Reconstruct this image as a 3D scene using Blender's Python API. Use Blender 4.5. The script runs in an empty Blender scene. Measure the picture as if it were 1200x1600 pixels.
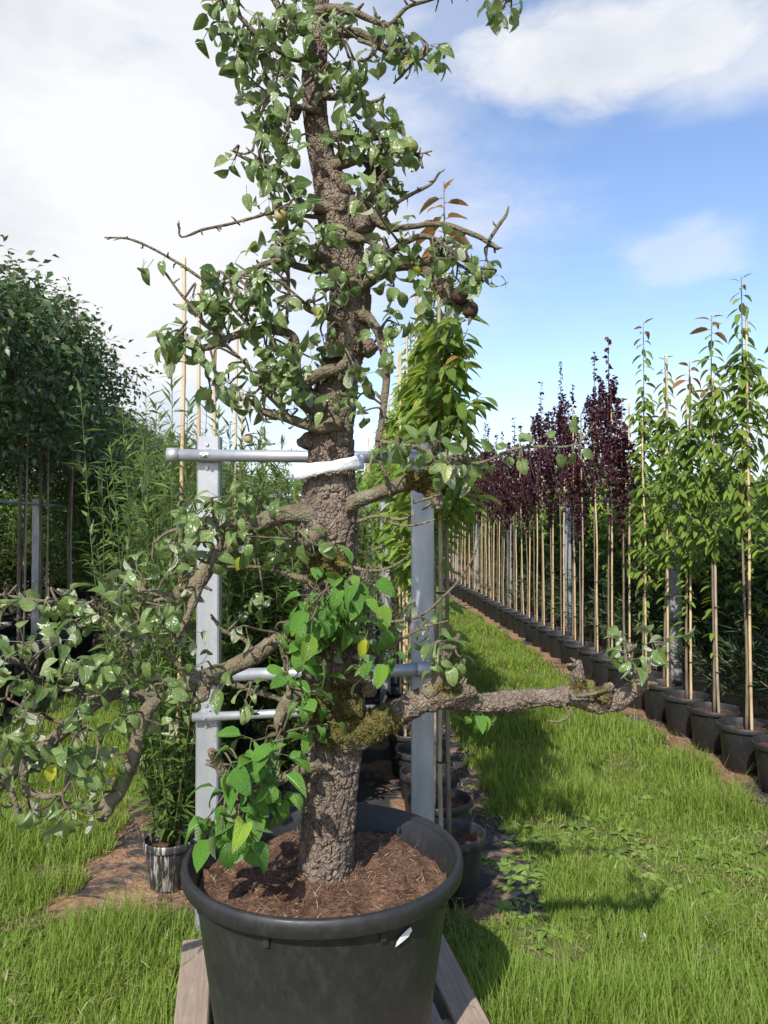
import bpy, math, random
import numpy as np
from mathutils import Vector, Matrix

random.seed(7)
RNG = np.random.default_rng(7)
S = bpy.context.scene
COL = S.collection

# ------------------------------------------------------------------ camera
F = 1200.0            # focal length in pixels of the 1200 x 1600 photograph
CAMH = 1.55
PITCH = math.atan(25 / F)
cam = bpy.data.objects.new('camera', bpy.data.cameras.new('camera'))
COL.objects.link(cam)
cam.location = (0, 0, CAMH)
cam.rotation_euler = (math.pi / 2 + PITCH, 0, 0)
cam.data.sensor_width = 36
cam.data.lens = F / 1600 * 36
cam.data.clip_start = 0.05
cam.data.clip_end = 2000
S.camera = cam

# ------------------------------------------------------------------ light
SHADOW = Vector((0.37, 1.05, -1.0)).normalized()     # the way sunlight travels
sun = bpy.data.objects.new('sun', bpy.data.lights.new('sun', 'SUN'))
COL.objects.link(sun)
sun.data.energy = 4.0
sun.data.angle = math.radians(0.5)
sun.data.color = (1.0, 0.95, 0.87)
sun.rotation_euler = SHADOW.to_track_quat('-Z', 'Y').to_euler()
SUN_EL = math.asin(-SHADOW.z)
SUN_ROT = math.atan2(-SHADOW.x, -SHADOW.y)

world = bpy.data.worlds.new('World')
S.world = world
world.use_nodes = True


def build_sky():
    nt = world.node_tree
    nt.nodes.clear()
    N, L = nt.nodes.new, nt.links.new
    out = N('ShaderNodeOutputWorld')
    bg = N('ShaderNodeBackground')
    bg.inputs['Strength'].default_value = 0.15
    sky = N('ShaderNodeTexSky')
    sky.sky_type = 'NISHITA'
    sky.sun_disc = False
    sky.sun_elevation = SUN_EL
    sky.sun_rotation = SUN_ROT
    sky.air_density = 1.0
    sky.dust_density = 0.6
    sky.ozone_density = 1.6
    tc = N('ShaderNodeTexCoord')

    def math_(op, a, b=None, clamp=False):
        n = N('ShaderNodeMath'); n.operation = op; n.use_clamp = clamp
        for i, x in enumerate((a, b)):
            if x is None: continue
            if isinstance(x, (int, float)): n.inputs[i].default_value = x
            else: L(x, n.inputs[i])
        return n.outputs[0]

    def vmath(op, a, b):
        n = N('ShaderNodeVectorMath'); n.operation = op
        for i, x in enumerate((a, b)):
            if isinstance(x, tuple): n.inputs[i].default_value = x
            else: L(x, n.inputs[i])
        return n
    def noise(vec, scale, detail, rough, dist=0.0):
        n = N('ShaderNodeTexNoise'); L(vec, n.inputs['Vector'])
        n.inputs['Scale'].default_value = scale; n.inputs['Detail'].default_value = detail
        n.inputs['Roughness'].default_value = rough; n.inputs['Distortion'].default_value = dist
        return n.outputs['Fac']
    d = tc.outputs['Generated']
    n1 = noise(vmath('MULTIPLY', d, (1.0, 1.0, 1.8)).outputs[0], 2.6, 7, 0.55, 0.2)
    n2 = noise(vmath('MULTIPLY', d, (1.0, 1.0, 2.2)).outputs[0], 9.0, 7, 0.6, 0.3)
    n3 = noise(vmath('MULTIPLY', d, (1.0, 1.0, 1.3)).outputs[0], 2.0, 4, 0.5)
    wob = math_('ADD', math_('MULTIPLY', math_('SUBTRACT', n1, 0.5), 1.5), math_('MULTIPLY', math_('SUBTRACT', n2, 0.5), 0.8))

    def blob(px, py, rx, ry, soft, amp=1.0):
        c = Vector(((px - 600) / F, 1.0, (825 - py) / F)).normalized()
        dv = vmath('SUBTRACT', d, tuple(c)).outputs[0]
        sc = vmath('MULTIPLY', dv, (F / rx, F / rx * 0.6, F / ry)).outputs[0]
        ln = vmath('LENGTH', sc, (0, 0, 0)).outputs['Value']
        t = math_('SUBTRACT', math_('ADD', 1.0, math_('MULTIPLY', wob, soft)), ln)
        n = N('ShaderNodeMapRange'); n.interpolation_type = 'SMOOTHSTEP'
        L(t, n.inputs['Value'])
        n.inputs['From Min'].default_value = -0.3; n.inputs['From Max'].default_value = 0.6
        n.inputs['To Min'].default_value = 0; n.inputs['To Max'].default_value = amp
        return n.outputs[0]
    m = None
    for b in ((-40, 290, 640, 480, 0.75, 1.0), (330, 130, 230, 230, 0.9, 0.9), (960, 75, 235, 56, 1.5, 0.93), (1190, 60, 160, 62, 1.1, 0.7), (700, 60, 110, 130, 1.6, 0.3),
              (1080, 395, 90, 40, 2.2, 0.42), (1180, 660, 240, 80, 0.8, 0.85), (800, 790, 420, 130, 0.8, 0.6)):
        x = blob(*b)
        m = x if m is None else math_('MAXIMUM', m, x)
    # drifting clouds over the rest of the sky
    gen = N('ShaderNodeMapRange'); gen.interpolation_type = 'SMOOTHSTEP'
    L(n1, gen.inputs['Value'])
    gen.inputs['From Min'].default_value = 0.56; gen.inputs['From Max'].default_value = 0.74
    gen.inputs['To Max'].default_value = 0.75
    m = math_('MAXIMUM', m, gen.outputs[0])
    # cloud body: white with soft grey folds
    cr = N('ShaderNodeValToRGB')
    cr.color_ramp.elements[0].position = 0.40; cr.color_ramp.elements[0].color = (2.95, 3.1, 3.4, 1)
    cr.color_ramp.elements[1].position = 0.57; cr.color_ramp.elements[1].color = (4.05, 4.1, 4.2, 1)
    L(math_('ADD', math_('MULTIPLY', n3, 0.75), math_('MULTIPLY', n2, 0.25)), cr.inputs['Fac'])
    # summer haze: sky pales a little toward the horizon
    gam = N('ShaderNodeHueSaturation')
    gam.inputs['Saturation'].default_value = 1.06
    gam.inputs['Value'].default_value = 0.98
    L(sky.outputs[0], gam.inputs['Color'])
    tint = N('ShaderNodeMix'); tint.data_type = 'RGBA'; tint.blend_type = 'MULTIPLY'; tint.inputs[0].default_value = 1.0
    L(gam.outputs[0], tint.inputs[6]); tint.inputs[7].default_value = (1.03, .97, 1.0, 1)
    mix = N('ShaderNodeMix'); mix.data_type = 'RGBA'
    L(m, mix.inputs[0]); L(tint.outputs[2], mix.inputs[6]); L(cr.outputs[0], mix.inputs[7])
    L(mix.outputs[2], bg.inputs['Color'])
    L(bg.outputs[0], out.inputs['Surface'])


build_sky()
S.view_settings.view_transform = 'Standard'
S.view_settings.look = 'None'
S.view_settings.exposure = 0.68
S.view_settings.gamma = 1.0
S.view_settings.use_curve_mapping = False

# ------------------------------------------------------------------ helpers
CP, SP = math.cos(PITCH), math.sin(PITCH)


def P(px, py, d):
    """the point of the place that lies d metres ahead where the photograph shows (px, py)"""
    u, v = (px - 600) / F, (800 - py) / F
    y, z = CP - SP * v, SP + CP * v
    return np.array([u * d / y, d, CAMH + z * d / y])


ROWK = 0.0492


def rowx(x0, d):
    return x0 - ROWK * d


def nrm(a):
    return a / (np.linalg.norm(a, axis=-1, keepdims=True) + 1e-9)


def hash3(i, j, k, seed=0):
    n = (i.astype(np.int64) * 374761393 + j.astype(np.int64) * 668265263 + k.astype(np.int64) * 2147483647 + seed * 144665) & 0x7fffffff
    n = ((n ^ (n >> 13)) * 1274126177) & 0x7fffffff
    n = (n ^ (n >> 16)) * 60493 & 0x7fffffff
    return (n % 100003) / 100003.0


def vnoise(p, seed=0):
    i = np.floor(p).astype(np.int64); f = p - i
    f = f * f * (3 - 2 * f)
    r = 0
    for a in (0, 1):
        for b in (0, 1):
            for c in (0, 1):
                w = (f[:, 0] if a else 1 - f[:, 0]) * (f[:, 1] if b else 1 - f[:, 1]) * (f[:, 2] if c else 1 - f[:, 2])
                r = r + w * hash3(i[:, 0] + a, i[:, 1] + b, i[:, 2] + c, seed)
    return r


def fbm(p, octv=3, seed=0):
    r, a = 0, 0.5
    for o in range(octv):
        r = r + a * (vnoise(p * 2 ** o + 17.3 * o, seed + o) - 0.5); a *= 0.5
    return r


def worley(u, v, nu, seed=0):
    iu, iv = np.floor(u).astype(np.int64), np.floor(v).astype(np.int64)
    f1 = np.full(u.shape, 9.0); f2 = np.full(u.shape, 9.0); cid = np.zeros(u.shape)
    z = np.zeros_like(iu)
    for a in (-1, 0, 1):
        for b in (-1, 0, 1):
            cu, cv = iu + a, iv + b
            h1, h2 = hash3(cu % nu, cv, z, seed), hash3(cu % nu, cv, z, seed + 5)
            ex, ey = np.abs(cu + 0.1 + 0.8 * h1 - u), np.abs(cv + 0.1 + 0.8 * h2 - v)
            dd = np.maximum(ex, ey) + .25 * np.minimum(ex, ey)
            near = dd < f1
            f2 = np.where(near, f1, np.minimum(f2, dd))
            cid = np.where(near, hash3(cu % nu, cv, z, seed + 9), cid)
            f1 = np.where(near, dd, f1)
    return f1, f2, cid


class MB:
    """collects vertices and faces and builds one mesh"""
    def __init__(self):
        self.v, self.f, self.r, self.m, self.u, self.n = [], [], [], [], [], 0

    def add(self, v, faces, rnd=None, mat=0, uv=None):
        v = np.asarray(v, float)
        for f in (faces if isinstance(faces, list) else [faces]):
            f = np.asarray(f, np.int64)
            if len(f):
                self.f.append(f + self.n); self.m.append(mat)
        self.v.append(v)
        self.r.append(np.zeros(len(v)) if rnd is None else np.broadcast_to(rnd, (len(v),)))
        self.u.append(np.full((len(v), 3), 9.0) if uv is None else uv)
        self.n += len(v)
        return self

    def box(self, c, s, rot=None, mat=0):
        x, y, z = np.array(s) / 2
        v = np.array([[-x, -y, -z], [x, -y, -z], [x, y, -z], [-x, y, -z], [-x, -y, z], [x, -y, z], [x, y, z], [-x, y, z]])
        if rot is not None: v = v @ np.array(rot).T
        return self.add(v + np.array(c), np.array([[3, 2, 1, 0], [4, 5, 6, 7], [0, 1, 5, 4], [1, 2, 6, 5], [2, 3, 7, 6], [3, 0, 4, 7]]), mat=mat)

    def mesh(self, name, mats, smooth=True):
        me = bpy.data.meshes.new(name)
        v = np.concatenate(self.v); me.vertices.add(len(v)); me.vertices.foreach_set('co', v.ravel())
        tot = sum(f.size for f in self.f); npol = sum(len(f) for f in self.f)
        me.loops.add(tot); me.polygons.add(npol)
        me.loops.foreach_set('vertex_index', np.concatenate([f.ravel() for f in self.f]).astype(np.int32))
        lt = np.concatenate([np.full(len(f), f.shape[1]) for f in self.f])
        me.polygons.foreach_set('loop_start', np.concatenate([[0], np.cumsum(lt)[:-1]]).astype(np.int32))
        me.polygons.foreach_set('material_index', np.concatenate([np.full(len(f), m) for f, m in zip(self.f, self.m)]).astype(np.int32))
        me.polygons.foreach_set('use_smooth', np.full(npol, smooth))
        me.update(calc_edges=True)
        at = me.attributes.new('rnd', 'FLOAT', 'POINT')
        at.data.foreach_set('value', np.concatenate(self.r).astype(np.float32))
        u = np.concatenate(self.u)
        if u.min() < 8:
            at = me.attributes.new('leafpos', 'FLOAT_VECTOR', 'POINT')
            at.data.foreach_set('vector', u.astype(np.float32).ravel())
        for m in (mats if isinstance(mats, (list, tuple)) else [mats]): me.materials.append(m)
        return me

    def build(self, name, mats, parent=None, smooth=True):
        return obj(name, self.mesh(name, mats, smooth), parent)


def obj(name, me, parent=None, loc=None):
    """mesh object; meshes built in world coordinates get the parent's offset taken off"""
    o = bpy.data.objects.new(name, me)
    COL.objects.link(o)
    if parent is not None:
        o.parent = parent
        o.location = loc if loc is not None else -parent.location
    elif loc is not None:
        o.location = loc
    return o


def tag(o, label=None, cat=None, group=None, kind=None):
    for k, x in (('label', label), ('category', cat), ('group', group), ('kind', kind)):
        if x: o[k] = x
    return o


def empty(name, loc, rz=0.0, label=None, cat=None, group=None):
    o = bpy.data.objects.new(name, None)
    o.empty_display_size = 0.1
    COL.objects.link(o)
    o.location = loc; o.rotation_euler = (0, 0, rz)
    return tag(o, label, cat, group)


def spline(pts, per=6):
    """Catmull-Rom through rows of any width"""
    p = np.asarray(pts, float)
    if len(p) < 3:
        t = np.linspace(0, 1, per + 1)[:, None]
        return p[0] * (1 - t) + p[-1] * t
    q = np.vstack([2 * p[0] - p[1], p, 2 * p[-1] - p[-2]])
    out = []
    for i in range(len(p) - 1):
        a, b, c, d = q[i:i + 4]
        t = np.linspace(0, 1, per, endpoint=False)[:, None]
        out.append(0.5 * (2 * b + (c - a) * t + (2 * a - 5 * b + 4 * c - d) * t ** 2 + (3 * b - a - 3 * c + d) * t ** 3))
    out.append(p[-1:])
    return np.vstack(out)


def frames(c):
    t = nrm(np.gradient(c, axis=0))
    u = np.zeros_like(c)
    a = np.array([1.0, 0, 0]) if abs(t[0][0]) < 0.8 else np.array([0, 1.0, 0])
    u[0] = nrm(a - t[0] * a.dot(t[0]))
    for i in range(1, len(c)):
        w = u[i - 1] - t[i] * u[i - 1].dot(t[i])
        u[i] = nrm(w)
    return t, u, np.cross(t, u)


def tube(c, r, n=8, disp=None, cap=True):
    c = np.asarray(c, float); r = np.broadcast_to(np.asarray(r, float), (len(c),))
    t, u, w = frames(c)
    th = np.arange(n) / n * 2 * math.pi
    rad = r[:, None] * np.ones(n)
    nn = np.cos(th)[None, :, None] * u[:, None] + np.sin(th)[None, :, None] * w[:, None]
    if disp is not None:
        ln = np.concatenate([[0], np.cumsum(np.linalg.norm(np.diff(c, axis=0), axis=1))])
        rad = rad + disp(ln[:, None] + 0 * rad, th[None] + 0 * rad, rad, (c[:, None] + nn * rad[..., None]).reshape(-1, 3)).reshape(rad.shape)
    v = (c[:, None] + nn * rad[..., None]).reshape(-1, 3)
    i = np.arange(len(c) - 1)[:, None] * n; j = np.arange(n)[None]; k = (j + 1) % n
    q = np.stack([i + j, i + k, i + n + k, i + n + j], -1).reshape(-1, 4)
    fs = [q]
    if cap:
        v = np.vstack([v, c[:1], c[-1:]])
        b = len(c) * n
        j = np.arange(n); k = (j + 1) % n
        fs.append(np.stack([np.full(n, b), k, j], -1))
        fs.append(np.stack([np.full(n, b + 1), b - n + j, b - n + k], -1))
    return v, fs


def lathe(prof, n=48, center=(0, 0, 0), wob=None):
    p = np.asarray(prof, float)
    th = np.arange(n) / n * 2 * math.pi
    r = p[:, 0][:, None] * np.ones(n)
    v = np.stack([r * np.cos(th), r * np.sin(th), p[:, 1][:, None] + 0 * r], -1).reshape(-1, 3) + np.array(center)
    i = np.arange(len(p) - 1)[:, None] * n; j = np.arange(n)[None]; k = (j + 1) % n
    return v, np.stack([i + j, i + k, i + n + k, i + n + j], -1).reshape(-1, 4)


def scatter(mb, tv, tf, pos, ax, up, sc, rnd=None, mat=0):
    """a copy of a template at each pos: its +Y along ax, its +Z near up"""
    pos, ax, up = np.asarray(pos), nrm(np.asarray(ax)), np.asarray(up)
    X = nrm(np.cross(ax, up)); Z = np.cross(X, ax)
    sc = np.asarray(sc)
    if sc.ndim == 1: sc = np.stack([sc] * 3, -1)
    t = tv[None] * sc[:, None]
    v = pos[:, None] + t[..., :1] * X[:, None] + t[..., 1:2] * ax[:, None] + t[..., 2:] * Z[:, None]
    N, V = len(pos), len(tv)
    if rnd is None: rnd = RNG.random(N)
    off = (np.arange(N) * V)[:, None, None]
    fs = [(np.asarray(f)[None] + off).reshape(-1, np.asarray(f).shape[1]) for f in tf]
    mb.add(v.reshape(-1, 3), fs, np.repeat(rnd, V), mat, np.tile(tv, (N, 1)) if V > 12 else None)


def leaf_template(w=0.55, fold=0.25, curl=0.5, pet=0.4, roll=0.0, twist=0.0):
    ts = [0.0, 0.16, 0.38, 0.62, 0.84, 1.0]
    v, rows = [], []
    ang, y, z, last = 0.0, pet, 0.0, 0.0
    for t in ts:
        y += math.cos(ang) * (t - last); z -= math.sin(ang) * (t - last)
        ang += curl * 0.36; last = t
        h = 0.5 * w * max(0.0, math.sin(math.pi * t ** 0.82)) ** 0.8
        if t in (0.0, 1.0):
            rows.append([len(v)]); v.append((0, y, z))
        else:
            k = twist * t
            lift = fold * h * 1.6 - roll * t * h
            rows.append([len(v), len(v) + 1, len(v) + 2])
            v += [(-h * math.cos(k), y, z + lift - h * math.sin(k)), (0, y, z), (h * math.cos(k), y, z + lift + h * math.sin(k))]
    q, t3 = [], []
    a = rows[1]; b = rows[0][0]
    t3 += [(b, a[1], a[0]), (b, a[2], a[1])]
    for r0, r1 in zip(rows[1:-2], rows[2:-1]):
        q += [(r0[0], r0[1], r1[1], r1[0]), (r0[1], r0[2], r1[2], r1[1])]
    a = rows[-2]; b = rows[-1][0]
    t3 += [(a[0], a[1], b), (a[1], a[2], b)]
    if pet > 0:
        n0 = len(v); e = 0.018
        v += [(-e, 0, 0.0), (e, 0, 0.0), (0, 0, e * 1.6), (-e * .7, pet, 0), (e * .7, pet, 0), (0, pet, e * 1.2)]
        q += [(n0, n0 + 1, n0 + 4, n0 + 3), (n0 + 1, n0 + 2, n0 + 5, n0 + 4), (n0 + 2, n0, n0 + 3, n0 + 5)]
    return np.array(v), [np.array(q), np.array(t3)]


def small_leaf(w=0.5, fold=0.2, droop=0.25):
    h = w / 2
    v = np.array([(0, 0, 0), (-h, .42, fold * h), (0, .45, 0), (h, .42, fold * h), (0, 1, -droop)])
    return v, [np.array([(0, 2, 1), (0, 3, 2), (1, 2, 4), (2, 3, 4)])]


# ------------------------------------------------------------------ materials
def new_mat(name):
    m = bpy.data.materials.new(name); m.use_nodes = True
    nt = m.node_tree; nt.nodes.clear()
    return m, nt.nodes.new, nt.links.new


def principled(N, L, out=True, rough=0.6, spec=0.4, metal=0.0):
    b = N('ShaderNodeBsdfPrincipled')
    b.inputs['Roughness'].default_value = rough
    b.inputs['Specular IOR Level'].default_value = spec
    b.inputs['Metallic'].default_value = metal
    if out:
        o = N('ShaderNodeOutputMaterial'); L(b.outputs[0], o.inputs[0])
    return b


def ramp(N, L, fac, stops):
    r = N('ShaderNodeValToRGB')
    el = r.color_ramp.elements
    while len(el) < len(stops): el.new(0.5)
    for e, (p, c) in zip(el, stops):
        e.position = p; e.color = (*c, 1)
    L(fac, r.inputs[0])
    return r.outputs[0]


def nz(N, L, scale, detail=4, rough=0.6, vec=None, stretch=None, coord='Object', dist=0.0):
    n = N('ShaderNodeTexNoise')
    n.inputs['Scale'].default_value = scale; n.inputs['Detail'].default_value = detail
    n.inputs['Roughness'].default_value = rough; n.inputs['Distortion'].default_value = dist
    if vec is None:
        vec = N('ShaderNodeTexCoord').outputs[coord]
    if stretch:
        mp = N('ShaderNodeMapping'); mp.inputs['Scale'].default_value = stretch
        L(vec, mp.inputs['Vector']); vec = mp.outputs[0]
    L(vec, n.inputs['Vector'])
    return n.outputs['Fac']


def mixc(N, L, fac, a, b, blend='MIX'):
    m = N('ShaderNodeMix'); m.data_type = 'RGBA'; m.blend_type = blend
    if isinstance(fac, (int, float)): m.inputs[0].default_value = fac
    else: L(fac, m.inputs[0])
    for i, x in ((6, a), (7, b)):
        if isinstance(x, tuple): m.inputs[i].default_value = (*x, 1)
        else: L(x, m.inputs[i])
    return m.outputs[2]


def mth(N, L, op, a, b=0.0, clamp=False):
    n = N('ShaderNodeMath'); n.operation = op; n.use_clamp = clamp
    for i, x in enumerate((a, b)):
        if isinstance(x, (int, float)): n.inputs[i].default_value = x
        else: L(x, n.inputs[i])
    return n.outputs[0]


def bump(N, L, h, bsdf, strength=0.5, dist=0.01):
    b = N('ShaderNodeBump'); b.inputs['Strength'].default_value = strength; b.inputs['Distance'].default_value = dist
    L(h, b.inputs['Height']); L(b.outputs[0], bsdf.inputs['Normal'])


def leaf_mat(name, stops, back, glow, trans=0.3, rough=0.42, spec=0.45, veins=False):
    """leaf: hue differs leaf by leaf, the underside has its own colour, some light passes through"""
    m, N, L = new_mat(name)
    at = N('ShaderNodeAttribute'); at.attribute_name = 'rnd'
    oi = N('ShaderNodeObjectInfo')
    r = mth(N, L, 'FRACT', mth(N, L, 'ADD', at.outputs['Fac'], oi.outputs['Random']))
    col = ramp(N, L, r, stops)
    mot = nz(N, L, 60, 3, coord='Object')
    col = mixc(N, L, mth(N, L, 'MULTIPLY', mot, 0.25), col, tuple(x * 0.55 for x in stops[0][1]))
    hgt = None
    if veins:
        lp = N('ShaderNodeAttribute'); lp.attribute_name = 'leafpos'
        sx = N('ShaderNodeSeparateXYZ'); L(lp.outputs['Vector'], sx.inputs[0])
        ab = mth(N, L, 'ABSOLUTE', sx.outputs[0])
        rib = mth(N, L, 'SUBTRACT', 1.0, mth(N, L, 'MULTIPLY', ab, 45.0), True)
        sv = mth(N, L, 'SINE', mth(N, L, 'MULTIPLY', mth(N, L, 'SUBTRACT', sx.outputs[1], mth(N, L, 'MULTIPLY', ab, .8)), 62.0))
        sv = mth(N, L, 'MULTIPLY', mth(N, L, 'SUBTRACT', sv, .72), 3.0, True)
        hgt = mth(N, L, 'MAXIMUM', rib, mth(N, L, 'MULTIPLY', sv, .6))
        col = mixc(N, L, mth(N, L, 'MULTIPLY', hgt, .26), col, tuple(min(1, x * 2.2 + .05) for x in stops[1][1]))
    geo = N('ShaderNodeNewGeometry')
    bk = mixc(N, L, mth(N, L, 'MULTIPLY', r, 0.5), back, tuple(x * 0.7 for x in back))
    c2 = mixc(N, L, geo.outputs['Backfacing'], col, bk)
    b = principled(N, L, False, rough, spec)
    L(c2, b.inputs['Base Color'])
    if hgt is not None:
        bump(N, L, mth(N, L, 'ADD', mth(N, L, 'MULTIPLY', hgt, -.7), mth(N, L, 'MULTIPLY', nz(N, L, 25, 3), 1.2)), b, .5, .02)
    t = N('ShaderNodeBsdfTranslucent'); L(mixc(N, L, 0.45, col, glow), t.inputs['Color'])
    mx = N('ShaderNodeMixShader'); mx.inputs[0].default_value = trans
    L(b.outputs[0], mx.inputs[1]); L(t.outputs[0], mx.inputs[2])
    o = N('ShaderNodeOutputMaterial'); L(mx.outputs[0], o.inputs[0])
    return m


def simple_mat(name, c1, c2, scale=8, rough=0.6, spec=0.4, metal=0.0, detail=5, stretch=None, bs=0.3, bd=0.004, bscale=None, coord='Object'):
    m, N, L = new_mat(name)
    b = principled(N, L, True, rough, spec, metal)
    n = nz(N, L, scale, detail, stretch=stretch, coord=coord)
    L(ramp(N, L, n, [(0.32, c1), (0.68, c2)]), b.inputs['Base Color'])
    h = nz(N, L, bscale or scale * 3, detail, stretch=stretch, coord=coord)
    bump(N, L, h, b, bs, bd)
    return m


M = {}
M['pear_leaf'] = leaf_mat('pear_leaf', [(0.0, (.080, .145, .034)), (.4, (.135, .21, .055)), (.8, (.205, .28, .095)), (.97, (.27, .32, .13)), (1.0, (.36, .38, .05))], (.40, .44, .28), (.34, .44, .10), .28, .33, .55, True)
M['pear_leaf_fresh'] = leaf_mat('pear_leaf_fresh', [(0.0, (.07, .18, .025)), (.5, (.10, .24, .03)), (.9, (.14, .30, .04)), (1.0, (.28, .40, .04))], (.22, .34, .12), (.30, .48, .06), .28, .27, .5, True)
M['yellow_leaf'] = leaf_mat('yellow_leaf', [(0.0, (.36, .42, .03)), (1.0, (.44, .44, .05))], (.40, .42, .12), (.5, .5, .05), .35)
M['cherry_leaf'] = leaf_mat('cherry_leaf', [(0.0, (.12, .205, .03)), (.5, (.185, .285, .038)), (.92, (.27, .37, .055)), (.985, (.26, .30, .05)), (1.0, (.30, .13, .05))], (.17, .24, .09), (.36, .48, .07), .38, .4, .4, True)
M['bright_leaf'] = leaf_mat('bright_leaf', [(0.0, (.095, .18, .028)), (.5, (.145, .25, .035)), (.92, (.225, .33, .05)), (.985, (.38, .40, .05)), (1.0, (.36, .17, .06))], (.26, .33, .09), (.52, .62, .07), .42, .4, .4, True)
M['young_leaf'] = leaf_mat('young_leaf', [(0.0, (.30, .12, .05)), (.5, (.34, .20, .06)), (1.0, (.26, .26, .06))], (.32, .18, .10), (.5, .26, .08), .4)
M['purple_leaf'] = leaf_mat('purple_leaf', [(0.0, (.035, .011, .018)), (.6, (.06, .018, .028)), (1.0, (.11, .03, .04))], (.075, .03, .042), (.26, .04, .06), .26, .36, .4)
M['willow_leaf'] = leaf_mat('willow_leaf', [(0.0, (.075, .14, .03)), (.6, (.115, .19, .04)), (1.0, (.18, .25, .06))], (.19, .25, .12), (.32, .42, .08), .32, .42)
M['dark_leaf'] = leaf_mat('dark_leaf', [(0.0, (.050, .094, .028)), (.6, (.078, .13, .04)), (1.0, (.12, .17, .06))], (.17, .21, .12), (.18, .28, .06), .2, .40, .36)
M['green_leaf'] = leaf_mat('green_leaf', [(0.0, (.065, .13, .02)), (.6, (.10, .185, .03)), (1.0, (.16, .25, .045))], (.15, .21, .08), (.28, .42, .05), .32, .45)
M['needle'] = leaf_mat('needle', [(0.0, (.035, .07, .028)), (.6, (.055, .10, .036)), (1.0, (.09, .13, .05))], (.03, .055, .025), (.06, .1, .03), .08, .5, .3)
M['grass'] = leaf_mat('grass', [(0.0, (.14, .225, .028)), (.45, (.225, .33, .042)), (.78, (.34, .43, .07)), (.88, (.40, .43, .12)), (1.0, (.52, .45, .24))], (.20, .29, .045), (.46, .58, .06), .42, .5, .25)
M['weed'] = leaf_mat('weed', [(0.0, (.13, .22, .04)), (1.0, (.28, .38, .08))], (.16, .24, .07), (.3, .42, .06), .3, .4)
M['fibre'] = leaf_mat('fibre', [(0.0, (.10, .054, .034)), (.6, (.19, .105, .064)), (1.0, (.44, .34, .22))], (.2, .11, .065), (.2, .1, .05), .05, .8, .2)
M['straw'] = leaf_mat('straw', [(0.0, (.24, .20, .09)), (.6, (.36, .30, .15)), (1.0, (.48, .41, .24))], (.4, .34, .18), (.4, .34, .16), .15, .7, .2)
M['moss'] = leaf_mat('moss', [(0.0, (.055, .058, .02)), (.5, (.10, .088, .03)), (1.0, (.20, .13, .05))], (.14, .12, .04), (.2, .18, .05), .15, .8, .2)


def bark_mat(name, dark, light, lichen, mossy, rough=.9):
    m, N, L = new_mat(name)
    b = principled(N, L, True, 0.85, 0.2)
    a = nz(N, L, 28, 6, .65, stretch=(1, 1, .45))
    c = ramp(N, L, a, [(.28, dark), (.5, tuple((x + y) / 2 for x, y in zip(dark, light))), (.72, light)])
    vo = N('ShaderNodeTexVoronoi'); vo.inputs['Scale'].default_value = 48
    mp = N('ShaderNodeMapping'); mp.inputs['Scale'].default_value = (1, 1, .8)
    L(N('ShaderNodeTexCoord').outputs['Object'], mp.inputs['Vector']); L(mp.outputs[0], vo.inputs['Vector'])
    sep = N('ShaderNodeSeparateColor'); L(vo.outputs['Color'], sep.inputs[0])
    c = mixc(N, L, mth(N, L, 'MULTIPLY', sep.outputs[0], .5), c, light)
    li = nz(N, L, 14, 6, .7)
    c = mixc(N, L, mth(N, L, 'MULTIPLY', ramp(N, L, li, [(.56, (0, 0, 0)), (.66, (1, 1, 1))]), lichen), c, (.26, .27, .21))
    at = N('ShaderNodeAttribute'); at.attribute_name = 'rnd'
    mn = nz(N, L, 45, 5, .7)
    mk = mth(N, L, 'SUBTRACT', mth(N, L, 'ADD', at.outputs['Fac'], mn), .62, False)
    mk = mth(N, L, 'MULTIPLY', mk, 5.0, True)
    mc = ramp(N, L, nz(N, L, 70, 4), [(.35, (.055, .055, .018)), (.6, (.14, .115, .03)), (.8, (.25, .15, .045))])
    c = mixc(N, L, mth(N, L, 'MULTIPLY', mk, mossy), c, mc)
    L(c, b.inputs['Base Color'])
    vb = N('ShaderNodeTexVoronoi'); vb.inputs['Scale'].default_value = 85; vb.feature = 'DISTANCE_TO_EDGE'
    L(mp.outputs[0], vb.inputs['Vector'])
    cr_ = mth(N, L, 'MULTIPLY', vb.outputs['Distance'], 5.0, True)
    bump(N, L, mth(N, L, 'ADD', cr_, nz(N, L, 150, 6, .75, stretch=(1, 1, .6))), b, rough, .006)
    return m


M['bark'] = bark_mat('bark', (.068, .050, .039), (.275, .212, .163), .6, 1.0, .85)
M['branch'] = bark_mat('branch', (.066, .056, .035), (.20, .168, .108), .45, 1.0, .55)
M['twig'] = simple_mat('twig', (.07, .055, .04), (.16, .13, .085), 40, .8, .2)
M['young_bark'] = simple_mat('young_bark', (.11, .085, .06), (.22, .18, .13), 22, .7, .3, stretch=(1, 1, .3))
M['shoot'] = simple_mat('shoot', (.06, .085, .025), (.12, .12, .045), 22, .6, .3)
M['cane'] = simple_mat('cane', (.38, .27, .14), (.62, .48, .29), 9, .5, .4, stretch=(4, 4, .6))
M['cane_old'] = simple_mat('cane_old', (.22, .17, .115), (.42, .34, .24), 9, .65, .3, stretch=(4, 4, .6))
M['tie'] = simple_mat('tie', (.012, .012, .012), (.025, .025, .025), 40, .5, .4)
M['pear'] = simple_mat('pear', (.11, .14, .025), (.23, .20, .055), 14, .4, .5, bs=.1)
M['pear_ripe'] = simple_mat('pear_ripe', (.30, .25, .10), (.40, .33, .15), 20, .5, .4, bs=.1)
M['pear_rotten'] = simple_mat('pear_rotten', (.035, .022, .016), (.09, .06, .04), 30, .8, .2)
M['tape'] = simple_mat('tape', (.62, .65, .68), (.86, .87, .88), 60, .3, .6, bs=.8, bd=.004)
M['wood'] = None


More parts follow.
